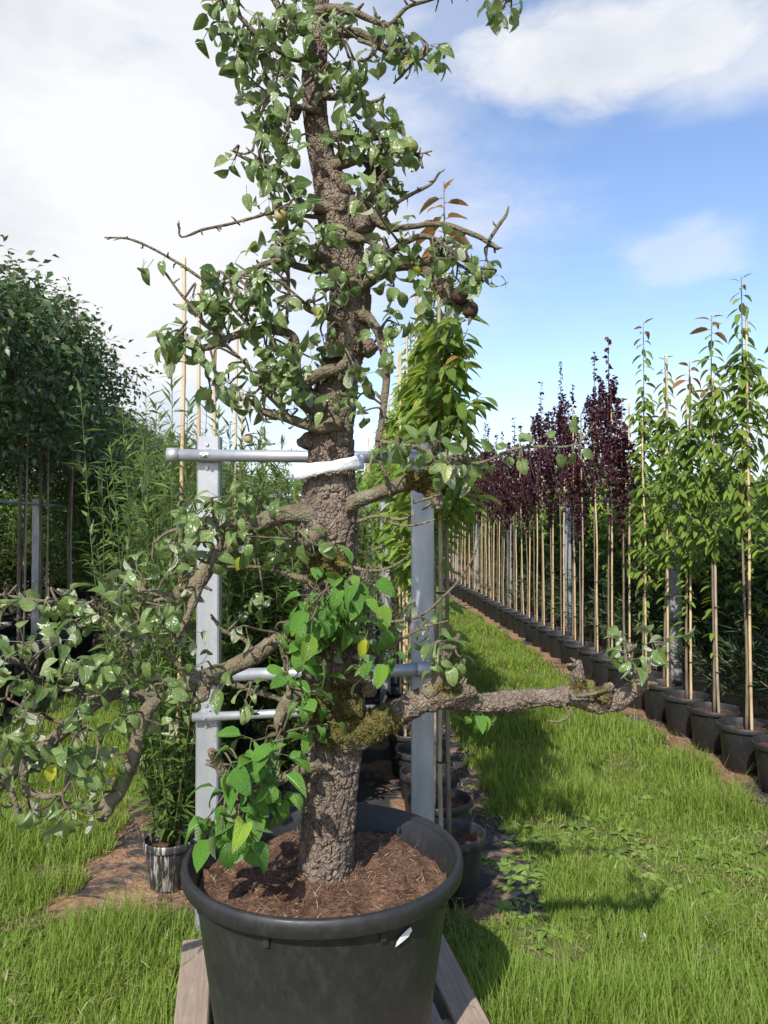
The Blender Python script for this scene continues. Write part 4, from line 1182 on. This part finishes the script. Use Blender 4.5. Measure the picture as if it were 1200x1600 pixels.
YF = FD - .03 - .024
zr = P(0, 712, FD)[2]
m_ = MB(); pipe(m_, P(264, 711, YF), P(718, 716, YF), .023); r1 = m_.build('rail', M['steel'], frame)
m_ = MB(); pipe(m_, P(262, 711, YF), P(280, 711, YF), .0275); m_.build('pipe_cap', M['steel'], frame)
m_ = MB(); pipe(m_, P(700, 715.5, YF), P(720, 716, YF), .0275); m_.build('pipe_cap', M['steel'], frame)
m_ = MB(); pipe(m_, P(318, 1056, YF), P(671, 1046, YF), .024); m_.build('rail', M['steel'], frame)
m_ = MB(); pipe(m_, P(652, 1046.5, YF), P(674, 1046, YF), .0285); m_.build('pipe_cap', M['steel'], frame)
m_ = MB(); pipe(m_, P(301, 1121, YF), P(586, 1108, YF), .0165); m_.build('rail', M['steel'], frame)
for px, py, r in ((321, 711.5, .023), (320, 1120, .0165), (668, 1046, .024), (664, 716, .023)):
    q = P(px, py, YF); clamp(q[0], q[2], r, FD - .03)
for px, py in ((663, 1122),):
    q = P(px, py, FD - .033); k = MB().box(q, (.026, .006, .05)).build('bracket', M['steel'], frame, False)
    bm = MB(); v, f = tube(np.array([q, q + (0, -.005, 0), q + (0, -.010, 0)]), .008, 6); bm.add(v, f); obj('bolt', bm.mesh('bolt', M['bolt'], False), k, (0, 0, 0))
m_ = MB(); v, f = tube(spline(np.array([P(560, 1050, YF), P(562, 1075, YF - .01), P(566, 1100, YF - .01), P(568, 1112, YF)]), 6), .005, 8); m_.add(v, f)
m_.build('hook', M['steel'], frame)
# the longitudinal pipe and the next pair of posts further down the bed
for k, d in enumerate((6.1, 9.3, 12.5, 15.7)):
    fr = empty('steel_frame', (rowx(-.10, d), d, 0), 0, 'galvanised steel post frame farther down the middle bed among the young trees', 'frame', 'frames down the middle bed')
    for s in (-.41, .41): c_post(rowx(-.10, d) + s, d, 1.86).build('post', M['steel'], fr, False)
    m_ = MB(); pipe(m_, (rowx(-.10, d) - .6, d - .05, 1.80), (rowx(-.10, d) + .6, d - .05, 1.80), .02); m_.build('rail', M['steel'], fr)

# white tape round the trunk to the rail
tp = MB()
ring = spline(np.array([P(563, 722, 2.10), P(557, 722, 2.04), P(530, 727, 2.0), P(495, 733, 1.995), P(468, 738, 2.02), P(458, 740, 2.08), P(470, 737, 2.16), P(520, 726, 2.18), P(558, 720, 2.16), P(563, 722, 2.10)]), 8)
cen = np.array([P(515, 730, TD)[0], TD])
n = len(ring); v = []
for i in range(n):
    o_ = nrm(ring[i, :2] - cen) * .011
    hw = .017 + .003 * math.sin(i * .25) + .001 * math.sin(i * .9)
    sh = .003 * math.sin(i * .7)
    for s in (-1, -.33, .33, 1): v.append((ring[i, 0] + o_[0] * (1 + sh * 60 * s), ring[i, 1] + o_[1], ring[i, 2] + s * hw))
f = [[i * 4 + k, i * 4 + k + 1, i * 4 + k + 5, i * 4 + k + 4] for i in range(n - 1) for k in range(3)]
tp.add(np.array(v), np.array(f))
o = tp.build('tape', M['tape'])
so = o.modifiers.new('thick', 'SOLIDIFY'); so.thickness = .002
tag(o, 'shiny white plastic tape wrapped round the cracked pear trunk below the knot', 'tape')

# ------------------------------------------------------------------ plant kinds
GA = 2.399963


def stem_mesh(h, r0, r1, bend=.03, n=8, seed=0):
    rg = np.random.default_rng(seed)
    k = 7
    z = np.linspace(0, h, k)
    p = np.stack([np.cumsum(rg.normal(0, bend / 3, k)) * (np.arange(k) > 0), np.cumsum(rg.normal(0, bend / 3, k)) * (np.arange(k) > 0), z, np.linspace(r0, r1, k)], -1)
    return spline(p, 4)


def at_z(c, z):
    return np.stack([np.interp(z, c[:, 2], c[:, k]) for k in range(3)], -1)


def columnar(h, z0, n, seed, rad=.16, size=.085, droop=.6, shoots=14, low=0, loose=.15, leader=.22):
    """young tree on one stem: leaves round the stem and on short shoots"""
    rg = np.random.default_rng(seed)
    c = stem_mesh(h, .011, .003, .02, seed=seed)
    wood = MB(); v, f = tube(c[:, :3], c[:, 3], 8); wood.add(v, f)
    pos, ax, up, sz = [], [], [], []

    def leaf(p, az, dr, s):
        a = np.array([math.cos(az) * math.cos(dr), math.sin(az) * math.cos(dr), -math.sin(dr)])
        pos.append(p); ax.append(a + rg.normal(0, loose, 3)); up.append(np.array([math.cos(az) * math.sin(dr), math.sin(az) * math.sin(dr), math.cos(dr)]) + rg.normal(0, .3, 3)); sz.append(s)
    ns = int(n * .38)
    for i in range(ns):
        t = i / ns
        t = t / .86 * (1 - leader) if t < .86 else 1 - leader + (t - .86) / .14 * leader
        z = z0 + (h - z0) * t
        top = max(0, (t - .9) / .1)
        leaf(at_z(c, z), i * GA, droop * rg.uniform(.5, 1.4) - 1.0 * top, size * rg.uniform(.75, 1.15) * (1 - .45 * top))
    per = max(3, int((n - ns) / shoots))
    for k in range(shoots):
        t = (k + rg.random()) / shoots * .95 * (1 - leader)
        z = z0 + (h - z0) * t; az = k * GA + rg.normal(0, .3)
        ln = rad * rg.uniform(.7, 1.4) * (1 - .75 * t)
        q = at_z(c, z)
        e = q + np.array([math.cos(az) * ln, math.sin(az) * ln, ln * rg.uniform(.5, 1.3)])
        cc = spline(np.array([q, (q + e) / 2 + np.array([math.cos(az), math.sin(az), -.3]) * ln * .15, e]), 4)
        v, f = tube(cc, np.linspace(.0045, .002, len(cc)), 5); wood.add(v, f)
        for i in range(per):
            s = .25 + .75 * (i + .5) / per
            p = cc[min(len(cc) - 1, int(s * (len(cc) - 1)))] + rg.normal(0, .008, 3)
            leaf(p, az + rg.normal(0, 1.2), droop * rg.uniform(.4, 1.6), size * rg.uniform(.7, 1.1))
    for i in range(low):
        z = rg.uniform(.42, z0)
        leaf(at_z(c, z), rg.uniform(0, 6.28), droop * rg.uniform(0, 1), size * rg.uniform(.6, .95))
    return wood, np.array(pos), np.array(ax), np.array(up), np.array(sz)


def cloud(n, seed, z0, z1, rad, size, ascend=.5, power=1.0, spikes=0, shell=.45, squash=1.0):
    """crown of many leaves in clumps along ascending branches"""
    rg = np.random.default_rng(seed)
    wood = MB()
    H = z1 - z0
    c = stem_mesh(z0 + H * .85, .022, .006, .03, seed=seed)
    v, f = tube(c[:, :3], c[:, 3], 8); wood.add(v, f)
    pos, ax, up = [], [], []
    nb = 34
    for k in range(nb):
        t = (k + rg.random()) / nb
        z = z0 + H * .75 * t
        az = k * GA
        prof = math.sin(math.pi * min(1, .16 + .84 * t) ** .75) ** power if squash else 1
        ln = rad * prof * rg.uniform(.65, 1.15)
        q = at_z(c, min(z, z0 + H * .8))
        e = q + np.array([math.cos(az) * ln, math.sin(az) * ln, ln * ascend * rg.uniform(.5, 1.5) + .08])
        mid = (q + e) / 2 + np.array([math.cos(az), math.sin(az), -.5]) * ln * .12
        cc = spline(np.array([q, mid, e]), 5)
        v, f = tube(cc, np.linspace(.009, .003, len(cc)), 5); wood.add(v, f)
        m = int(n / nb)
        s = shell + (1.05 - shell) * rg.random(m) ** .7
        b = np.stack([np.interp(s, np.linspace(0, 1, len(cc)), cc[:, i]) for i in range(3)], -1)
        spread = (.05 + .13 * ln)
        o_ = np.clip(rg.normal(0, 1, (m, 3)), -1.7, 1.7) * spread
        pos.append(b + o_); ax.append(nrm(o_ + .05 * nrm(e - q)) * .7 + rg.normal(0, .5, (m, 3)) + np.array([0, 0, -.25])); up.append(np.array([0, 0, 1.]) + rg.normal(0, .5, (m, 3)))
    for k in range(spikes):
        az, r = rg.uniform(0, 6.28), rad * .75 * math.sqrt(rg.random())
        b = np.array([math.cos(az) * r, math.sin(az) * r, z1 - (r / rad) ** 2 * H * .5 - .42])
        e = b + np.array([rg.normal(0, .05), rg.normal(0, .05), rg.uniform(.22, .5)])
        v, f = tube(spline(np.array([b, (b + e) / 2 + rg.normal(0, .02, 3), e]), 4), np.linspace(.004, .002, 9), 4); wood.add(v, f)
        m = 16
        s = np.linspace(0, 1, m)[:, None]
        pos.append(b + (e - b) * s); aa = np.arange(m) * GA
        ax.append(np.stack([np.cos(aa), np.sin(aa), .25 + 0 * aa], -1)); up.append(np.array([0, 0, 1.]) + rg.normal(0, .3, (m, 3)))
    pos, ax, up = np.vstack(pos), np.vstack(ax), np.vstack(up)
    return wood, pos, ax, up, size * rg.uniform(.7, 1.2, len(pos))


def purple(seed):
    rg = np.random.default_rng(seed)
    wood = MB(); z0, h = 1.72, 3.6
    c = stem_mesh(h, .013, .003, .02, seed=seed)
    v, f = tube(c[:, :3], c[:, 3], 8); wood.add(v, f)
    pos, ax, up = [], [], []
    nb = 22
    for k in range(nb + 1):
        if k == nb: q, e = at_z(c, z0 + .5), at_z(c, h)
        else:
            t = (k + rg.random()) / nb
            z = z0 + (h - z0) * t * .62; az = k * GA
            ln = (.95 - .6 * t) * rg.uniform(.7, 1.1)
            q = at_z(c, z); e = q + np.array([math.cos(az) * ln * .27, math.sin(az) * ln * .27, ln * .93])
            e[2] = min(e[2], h - .1)
        cc = spline(np.array([q, (q + e) / 2 + np.array([(e - q)[0] * .25, (e - q)[1] * .25, 0]), e]), 6)
        v, f = tube(cc, np.linspace(.005, .0015, len(cc)), 5); wood.add(v, f)
        m = 62 if k < nb else 100
        s = np.sort(rg.random(m))
        b = np.stack([np.interp(s, np.linspace(0, 1, len(cc)), cc[:, i]) for i in range(3)], -1)
        a = rg.uniform(0, 6.28, m); dr = rg.uniform(-.5, .9, m)
        d_ = np.stack([np.cos(a) * np.cos(dr), np.sin(a) * np.cos(dr), -np.sin(dr)], -1)
        pos.append(b); ax.append(d_); up.append(np.array([0, 0, 1.]) + rg.normal(0, .5, (m, 3)))
    pos, ax, up = np.vstack(pos), np.vstack(ax), np.vstack(up)
    return wood, pos, ax, up, .062 * rg.uniform(.6, 1.15, len(pos))


def willow(seed, h=2.25, n=3900):
    rg = np.random.default_rng(seed)
    wood = MB(); pos, ax, up = [], [], []
    ns = 27
    for k in range(ns):
        az = k * GA; sp = rg.uniform(.03, .36)
        hh = h * rg.uniform(.55, 1.0)
        b = np.array([math.cos(az) * .03, math.sin(az) * .03, .15])
        mid = b + np.array([math.cos(az) * sp * .8, math.sin(az) * sp * .8, hh * .45]); e = b + np.array([math.cos(az) * sp, math.sin(az) * sp, hh - .15]) + rg.normal(0, .04, 3)
        cc = spline(np.array([b, mid, e]), 7)
        v, f = tube(cc, np.linspace(.0042, .0014, len(cc)), 5); wood.add(v, f)
        m = n // ns
        s = np.sort(.03 + .97 * rg.random(m) ** 1.05)
        q = np.stack([np.interp(s, np.linspace(0, 1, len(cc)), cc[:, i]) for i in range(3)], -1)
        a = rg.uniform(0, 6.283, m); el = rg.uniform(-.2, 1.2, m)
        pos.append(q); ax.append(np.stack([np.cos(a) * np.cos(el), np.sin(a) * np.cos(el), np.sin(el)], -1)); up.append(np.stack([-np.cos(a) * .6, -np.sin(a) * .6, 1 + 0 * a], -1) + rg.normal(0, .3, (m, 3)))
    pos, ax, up = np.vstack(pos), np.vstack(ax), np.vstack(up)
    return wood, pos, ax, up, .092 * rg.uniform(.55, 1.25, len(pos))


def pine(seed, h=1.7):
    rg = np.random.default_rng(seed)
    wood = MB(); c = stem_mesh(h, .03, .008, .03, seed=seed)
    v, f = tube(c[:, :3], c[:, 3], 8); wood.add(v, f)
    pos, ax = [], []
    for z in np.linspace(.25, h - .05, 9):
        nb = 6
        for k in range(nb):
            az = k * 1.047 + z * 7 + rg.normal(0, .2)
            ln = .55 * (1 - z / h) + .16
            q = at_z(c, z); e = q + np.array([math.cos(az) * ln, math.sin(az) * ln, ln * .55])
            cc = spline(np.array([q, (q + e) / 2 - np.array([0, 0, .05]), e]), 4)
            v, f = tube(cc, np.linspace(.008, .004, len(cc)), 5); wood.add(v, f)
            m = 130
            s = .2 + .8 * rg.random(m)
            b = np.stack([np.interp(s, np.linspace(0, 1, len(cc)), cc[:, i]) for i in range(3)], -1)
            pos.append(b); ax.append(nrm(e - q) * .8 + rg.normal(0, .6, (m, 3)))
    pos, ax = np.vstack(pos), np.vstack(ax)
    return wood, pos, ax, rg.normal(0, 1, pos.shape), np.stack([np.full(len(pos), .0085), .12 * rg.uniform(.7, 1.2, len(pos)), np.full(len(pos), .05)], -1)


CHERRY_T = [leaf_template(.38, .35, .22, .16, 0, 0), leaf_template(.33, .5, .55, .16, 0, .3), leaf_template(.40, .25, .36, .14, .2, -.3)]
SL = small_leaf(.5); SN = small_leaf(.19, .2, .12); SR = small_leaf(.72, .25, .2); SC = small_leaf(.42, .35, .32)
KINDS = {}


def kind(name, gens, tpl, lm, wm):
    KINDS[name] = []
    for wood, pos, ax, up, sz in gens:
        mb = MB(); scatter(mb, tpl[0], tpl[1], pos, ax, up, sz)
        KINDS[name].append((wood.mesh(name + '_wood', wm), mb.mesh(name + '_crown', lm), (wood, pos, ax, up, sz)))


kind('cherry', [columnar(3.0, 1.15, 520, 11 + k, .17, .115, .42, 22, 6) for k in range(4)], SC, M['cherry_leaf'], M['young_bark'])
kind('bright', [columnar(2.75, 1.1, 620, 31 + k, .17, .115, .3, 24, 24) for k in range(4)], SC, M['bright_leaf'], M['young_bark'])
kind('purple', [purple(51 + k) for k in range(4)], SR, M['purple_leaf'], M['young_bark'])
kind('willow', [willow(61 + k) for k in range(4)], SN, M['willow_leaf'], M['shoot'])
kind('big', [cloud(3900, 71 + k, 1.75, 3.75, .72, .078, .6, .8, 20) for k in range(3)], SL, M['dark_leaf'], M['young_bark'])
kind('green', [cloud(3600, 81 + k, .75, 3.0, .55, .085, .5, .7, 8) for k in range(3)], SL, M['green_leaf'], M['young_bark'])
kind('pine', [pine(91 + k) for k in range(3)], small_leaf(1.0, 0, .2), M['needle'], M['young_bark'])

# pots
def pot_meshes(r, h, mat, ribs=0, nm='pot'):
    mb = MB()
    v, f = lathe([(0.0, .001), (r * .72, .001), (r * .76, .006), (r * .92, h - .035), (r * .93, h - .03)], 28)
    if ribs:
        a = np.arctan2(v[:, 1], v[:, 0]); k = 1 + .03 * np.sign(np.sin(a * ribs)) * (v[:, 2] < h * .72); v[:, 0] *= k; v[:, 1] *= k
    mb.add(v, f)
    v, f = lathe([(r * .94, h - .008), (r * .90, h - .03), (r * .86, h - .10)], 28); mb.add(v, f)
    rm = MB(); v, f = lathe([(r * .925, h - .034), (r * .99, h - .032), (r, h - .026), (r, h - .006), (r * .985, h), (r * .95, h), (r * .935, h - .008)], 28); rm.add(v, f)
    sm, sv = soil_mesh(nm + '_soil', r * .915, h - .045, .014, M['dark_soil'], 8, 28, 5, 24)
    return mb.mesh(nm + '_wall', mat), rm.mesh(nm + '_rim', mat), sm


POT = pot_meshes(.178, .29, M['pot'])
POT_M = pot_meshes(.152, .27, M['pot'], nm='mid_pot')
POT_S = pot_meshes(.112, .20, M['pot_streaked'], 14, 'small_pot')
POT_B = pot_meshes(.30, .46, M['pot'], nm='big_pot')


def place_pot(ms, x, y, label, group, z=.012):
    e = empty('plant_pot', (x, y, z), random.random() * 6, label, 'pot', group)
    obj('wall', ms[0], e, (0, 0, 0)); obj('rim', ms[1], e, (0, 0, 0)); obj('soil', ms[2], e, (0, 0, 0))
    return e


def cane_mesh(h, r, seed, mat):
    c = stem_mesh(h, r, r * .8, .012, seed=seed)
    cc = spline(c[::2], 6)
    per = .28
    rr = cc[:, 3] * (1 + .16 * np.exp(-((cc[:, 2] % per - per / 2) / .012) ** 2))
    v, f = tube(cc[:, :3], rr, 8)
    return MB().add(v, f).mesh('cane', mat)


CANES = [cane_mesh(h, .0095, k, M['cane']) for k, h in enumerate((2.5, 2.75, 2.3))]
CANES_T = [cane_mesh(h, .0105, 15 + k, M['cane']) for k, h in enumerate((2.66, 2.66, 2.45))]
CANES_O = [cane_mesh(h, .0095, 5 + k, M['cane_old']) for k, h in enumerate((2.4, 2.6))]
TIE = lathe([(.017, -.004), (.021, 0), (.017, .004), (.013, 0), (.017, -.004)], 10)
TIE_ME = MB().add(*TIE).mesh('tie', M['tie'])


def place_cane(x, y, z, ms, label, group, lean=.0, ties=()):
    o = obj('bamboo_cane', ms, None, (x, y, z))
    o.rotation_euler = (random.gauss(0, .008), random.gauss(lean, .008), random.random() * 6 if not lean else 0)
    tag(o, label, 'cane', group)
    for t in ties:
        obj('tie', TIE_ME, o, (0, 0, t))
    return o


TREE_NAME = {'cherry': 'young_tree', 'bright': 'young_tree', 'purple': 'purple_tree', 'willow': 'willow_shrub', 'big': 'broad_tree', 'green': 'leafy_tree', 'pine': 'pine_tree'}
PIECE = {k: [MB().add(t[0], t[1], uv=t[0]).mesh('leaf', M[m]) for t in CHERRY_T] for k, m in (('cherry', 'cherry_leaf'), ('bright', 'bright_leaf'), ('young', 'young_leaf'))}


def place_tree(kd, x, y, z, scale, label, group, i, sxy=1.0):
    e = empty(TREE_NAME[kd], (x, y, z), random.random() * 6.28, label, 'shrub' if kd == 'willow' else 'tree', group)
    w, cr, _ = KINDS[kd][i % len(KINDS[kd])]
    a = obj('trunk', w, e, (0, 0, 0)); b = obj('crown', cr, e, (0, 0, 0))
    e.scale = (sxy, sxy, scale)
    tag(b, kind='stuff')
    return e


def near_tree(x, y, z, gen, leafkind, label, group, young=0.0):
    """a tree close enough for its leaves to be told apart: each leaf is a part"""
    wood, pos, ax, up, sz = gen
    e = empty('young_tree', (x, y, z), 0, label, 'tree', group)
    obj('trunk', wood.mesh('near_wood', M['young_bark']), e, (0, 0, 0))
    top = pos[:, 2].max()
    pick = np.argsort(pos[:, 1] - 9.0 * (pos[:, 2] > top - .3))[:300]     # the tip and the side toward the path
    sel = set(int(k) for k in pick)
    for i in sel:
        lk = 'young' if (young and pos[i, 2] > top - young) else leafkind
        o = bpy.data.objects.new('leaf', PIECE[lk][i % 3]); COL.objects.link(o)
        o.parent = e; o.matrix_basis = basis(pos[i], ax[i], up[i], sz[i] * (1.3 if lk == 'young' else .9))
    rest = [i for i in range(len(pos)) if i not in sel]
    if rest:
        mb = MB(); scatter(mb, CHERRY_T[0][0], CHERRY_T[0][1], pos[rest], ax[rest], up[rest], sz[rest] * .9)
        tag(obj('foliage', mb.mesh('near_foliage', M[leafkind + '_leaf']), e, (0, 0, 0)), kind='stuff')
    return e


# ------------------------------------------------------------------ right row along the grass path
ORD = 'first second third fourth fifth sixth seventh eighth ninth tenth eleventh twelfth thirteenth fourteenth fifteenth sixteenth seventeenth eighteenth nineteenth twentieth'.split()
d = 4.50
i = 0
near_spec = {1: (3.08, 1.30, 9, .36), 2: (2.95, 1.1, 14, .30), 3: (2.70, .95, 34, .28), 4: (2.85, 1.0, 16, .28), 5: (3.25, .8, 34, .26), 0: (2.8, 1.1, 10, .30)}
while d < 34:
    x = rowx(2.56, d) + random.gauss(0, .012)
    green = d < 6.75 or d > 19
    if d < 26:
        place_pot(POT, x, d, 'black pot of the %s green tree in the right row from the purple ones' % ORD[5 - i] if i < 6 else 'black pot of the %s purple tree in the right row from the green ones' % ORD[i - 6] if i < 22 else 'round black plastic pot far along the right row beside the grass path', 'pots of the right row')
    if d < 24:
        cn = (CANES if random.random() < .75 else CANES_O)
        place_cane(x + .02, d - .03, .20, cn[i % len(cn)], 'bamboo cane of the %s green tree in the right row from the purple ones' % ORD[5 - i] if i < 6 else 'bamboo cane of the %s purple tree in the right row from the green ones' % ORD[i - 6] if i < 22 else 'pale bamboo cane far along the right row beside the grass path', 'canes of the right row', 0, (.35, .8, 1.15, 1.62) if d < 10 else ())
    zb = .24
    if i in near_spec and d < 7:
        h, z0, low, rad = near_spec[i]
        near_tree(x, d, zb, columnar(h - zb + .1, z0, 430, 200 + i, rad * .44, .118, .42, 24, low, leader=.28), 'cherry', 'slender green leaved tree of the right row, %s from the purple trees' % ORD[5 - i], 'green trees of the right row', .12 if i in (2, 3, 5) else 0)
    elif green:
        place_tree('cherry', x, d, zb, random.uniform(.95, 1.12), 'green leaved young tree beyond the purple trees of the right row', 'far green trees of the right row', i)
    else:
        place_tree('purple', x, d, zb, random.uniform(.74, .93) * (1 if i % 3 else .88), 'dark purple leaved tree of the right row, %s from the green trees' % ORD[i - 6] if i < 22 else 'dark purple leaved tree far along the right row of pots', 'purple trees of the right row', i, random.uniform(.72, .95))
    d += .43 * random.uniform(.94, 1.06) if d < 16 else .6
    i += 1
# trellis posts and rail of the right row
for d in (3.2, 6.46, 9.6, 13.0, 16.3, 19.5):
    x = rowx(2.76, d)
    o = c_post(0, 0, 1.86, .092, .06).build('trellis_post', M['steel'], None, False); o.location = (x, d, 0)
    tag(o, 'galvanised steel trellis post standing in the right row of potted trees', 'post', 'trellis posts of the right row')
m_ = MB(); pipe(m_, (rowx(2.70, 2.8), 2.8, 1.84), (rowx(2.70, 24), 24, 1.84), .016)
tag(m_.build('trellis_rail', M['steel']), 'thin galvanised pipe running along the right row of trees', 'rail')
# second row, pines and a leafy row behind
d, i = 4.9, 0
while d < 26:
    x = rowx(3.10, d) + random.gauss(0, .03)
    place_tree('cherry', x, d, .03, random.uniform(.66, .76) if d < 9 else random.uniform(.70, .84), 'green young tree standing behind the right row of pots', 'trees behind the right row', i + 1)
    place_cane(x + .02, d - .02, .0, CANES[i % 3], 'bamboo cane in the second row behind the right row of pots', 'canes behind the right row')
    d += .55; i += 1
d, i = 4.6, 0
while d < 16:
    place_tree('pine', rowx(3.38, d) + random.gauss(0, .08), d, 0, random.uniform(.8, 1.05), 'dark long needled young pine behind the right row of pots', 'pines behind the right row', i, 1.25)
    d += .62; i += 1
d, i = 6.0, 0
while d < 36:
    place_tree('green', rowx(5.0, d) + random.gauss(0, .15), d, 0, random.uniform(.66, .82), 'leafy green young tree in the row beyond the pines', 'leafy trees beyond the pines', i, random.uniform(.9, 1.2))
    d += 1.0; i += 1
d, i = 10.0, 0
while d < 50:
    place_tree('green', rowx(8.5, d) + random.gauss(0, .3), d, 0, random.uniform(.8, 1.0), 'leafy green tree in the distant row right of the pines', 'distant trees on the right', i, 1.3)
    d += 1.6; i += 1

# ------------------------------------------------------------------ middle bed
d, i = 3.24, 0
while d < 24:
    x = rowx(.44, d) + random.gauss(0, .015)
    if d < 14:
        place_pot(POT_M, x, d, 'black pot on the ground cloth, %s in the file behind the right steel post' % ORD[i] if i < 12 else 'black pot far down the file behind the right steel post', 'pots of the middle bed')
    if d < 16:
        place_cane(x - .035, d - .03, .18, (CANES_O if i < 2 else CANES)[i % 2], 'bamboo cane holding a bright green young tree behind the steel frame', 'canes of the middle bed', 0, (.4, .75, 1.1, 1.5))
    if i < 3:
        h = (2.80, 2.45, 2.40)[i]
        near_tree(x, d, .22, columnar(h, (1.35, 1.3, 1.15)[i], 500, 300 + i, .14, .12, .25, 24, 30, leader=(.42, .2, .2)[i]), 'bright', ('tall bright green young tree with reddish tip leaves just behind the steel frame', 'bright green young tree standing next behind the red tipped one', 'bright green young tree with low leaves, third behind the right steel post')[i], 'bright trees of the middle bed', .34 if i == 0 else .05)
    else:
        place_tree('bright', x, d, .22, random.uniform(.84, .98), 'bright green young tree farther back in the middle bed', 'farther trees of the middle bed', i)
    d += .40 if d < 12 else .6; i += 1
d, i = 3.35, 0
while d < 22:
    x = rowx(-.76, d) + random.gauss(0, .02)
    if i == 0:
        place_pot(POT_S, x, d, 'small ribbed black pot with whitish streaks left of the large tub', None)
    elif d < 12:
        place_pot(POT_S, x, d, 'small black pot in the left file of the middle bed', 'small pots of the left file')
    place_tree('willow', x, d, .05 if i == 0 else .02, random.uniform(.92, 1.04), 'narrow leaved willow like shrub beside the left post of the steel frame' if i == 0 else 'narrow leaved willow like shrub in the left file behind the steel frame', None if i == 0 else 'willow shrubs of the left file', i)
    if i in (0, 1, 2, 4, 6, 8):
        place_cane(x + .03, d + .02, .10, (CANES_T if i < 3 else CANES)[(0, 1, 2)[i % 3]], ('tallest pale bamboo cane, rising from the streaked pot beside the left steel post', 'pale bamboo cane standing one pot behind the streaked pot', 'pale bamboo cane standing two pots behind the streaked pot')[i] if i < 3 else 'bamboo cane among the willow shrubs of the left file', 'canes at the left post' if i < 3 else 'canes among the willows', .012 if i < 3 else 0, (.5, 1.1, 1.6))
    d += .40; i += 1
d, i = 4.1, 0
while d < 20:
    x = rowx(-.26, d) + random.gauss(0, .10)
    if d < 9: place_pot(POT_M, x, d, 'black pot in the centre file of the bed behind the pear trunk', 'pots of the centre file')
    place_tree('willow', x, d, .06, random.uniform(.75, .95), 'narrow leaved green shrub in the centre file behind the pear trunk', 'shrubs of the centre file', i + 2, 1.25)
    d += .42; i += 1

# ------------------------------------------------------------------ left rows
d, i = 4.7, 0
while d < 34:
    x = rowx(-2.95, d) + random.gauss(0, .03)
    if d < 8.3:
        place_pot(POT_B, x, d, 'large black pot of the %s dark crowned tree from the leafy green ones' % ORD[4 - i], 'large pots of the left row')
        place_tree('big', x, d, .40, random.uniform(.90, .98), 'dark broad crowned tree on a bare stem, %s from the leafy green ones' % ORD[4 - i], 'dark crowned trees on the left', i)
        place_cane(x + .05, d - .05, .38, CANES_O[i % 2], 'bamboo cane tied to a dark crowned tree on the left', 'canes of the left row')
        d += .72
    else:
        place_tree('green', x, d, 0, random.uniform(.92, 1.04), 'fresh green leafy tree farther down the left row', 'leafy trees of the left row', i)
        d += .75
    i += 1
d, i = 5.2, 0
while d < 30:
    x = rowx(-3.95, d) + random.gauss(0, .05)
    place_tree('big', x, d, .30, random.uniform(.88, .95), 'dark green broad crowned tree in the second row on the left', 'second row trees on the left', i + 1)
    if d < 12: place_pot(POT_B, x, d, 'large black pot in the second row on the left', 'second row pots on the left')
    d += .85; i += 1
for d in (5.6, 8.2, 11.4):
    o = c_post(0, 0, 1.86, .09, .06).build('trellis_post', M['steel'], None, False); o.location = (rowx(-3.3, d), d, 0)
    tag(o, 'galvanised steel post among the bare stems of the dark left trees', 'post', 'trellis posts on the left')
m_ = MB(); pipe(m_, (rowx(-3.25, 3.5), 3.5, 1.80), (rowx(-3.25, 22), 22, 1.80), .016)
tag(m_.build('trellis_rail', M['steel']), 'thin galvanised pipe along the stems of the dark left trees', 'rail')
d, i = 5.6, 0
while d < 15:
    place_tree('willow', rowx(-4.7, d) + random.gauss(0, .1), d, .0, random.uniform(.6, .8), 'low narrow leaved shrub behind the stems of the dark left trees', 'low shrubs on the left', i, 1.5)
    d += .8; i += 1
d, i = 6.5, 0
while d < 40:
    place_tree('green', rowx(-5.4, d), d, 0, random.uniform(.8, .95), 'leafy green tree in the third row on the left', 'third row trees on the left', i, 1.2)
    d += 1.1; i += 1

# far wood closing the view
rg = np.random.default_rng(5)
fw = MB()
n = 30000
th = rg.uniform(-1.0, 1.0, n); R = 62 + rg.normal(0, 4, n)
x, y = np.sin(th) * R, np.cos(th) * R
top = 3.6 + 2.4 * vnoise(np.stack([th * 22, 0 * th, 0 * th], -1), 3) + 1.0 * vnoise(np.stack([th * 70, 0 * th, 0 * th], -1), 4)
z = top * rg.random(n) ** .7
scatter(fw, SL[0], SL[1], np.stack([x, y, z], -1), rg.normal(0, 1, (n, 3)), np.array([0, 0, 1.]) + rg.normal(0, .5, (n, 3)), rg.uniform(.35, .8, n))
tag(fw.build('far_wood', M['green_leaf']), 'distant band of green trees closing the nursery rows', 'trees', kind='stuff')

# clear plastic scrap in the grass
q = np.array([(0, 0, 0), (.03, .01, .01), (.04, .035, .015), (.01, .03, .008), (.02, .02, .03)])
o = MB().add(q, np.array([[0, 1, 4], [1, 2, 4], [2, 3, 4], [3, 0, 4]])).build('plastic_scrap', M['scrap'], None, False)
o.location = (*P(1000, 1478, 2.86)[:2], .02)
tag(o, 'crumpled clear plastic scrap lying in the grass right of the tub', 'litter')
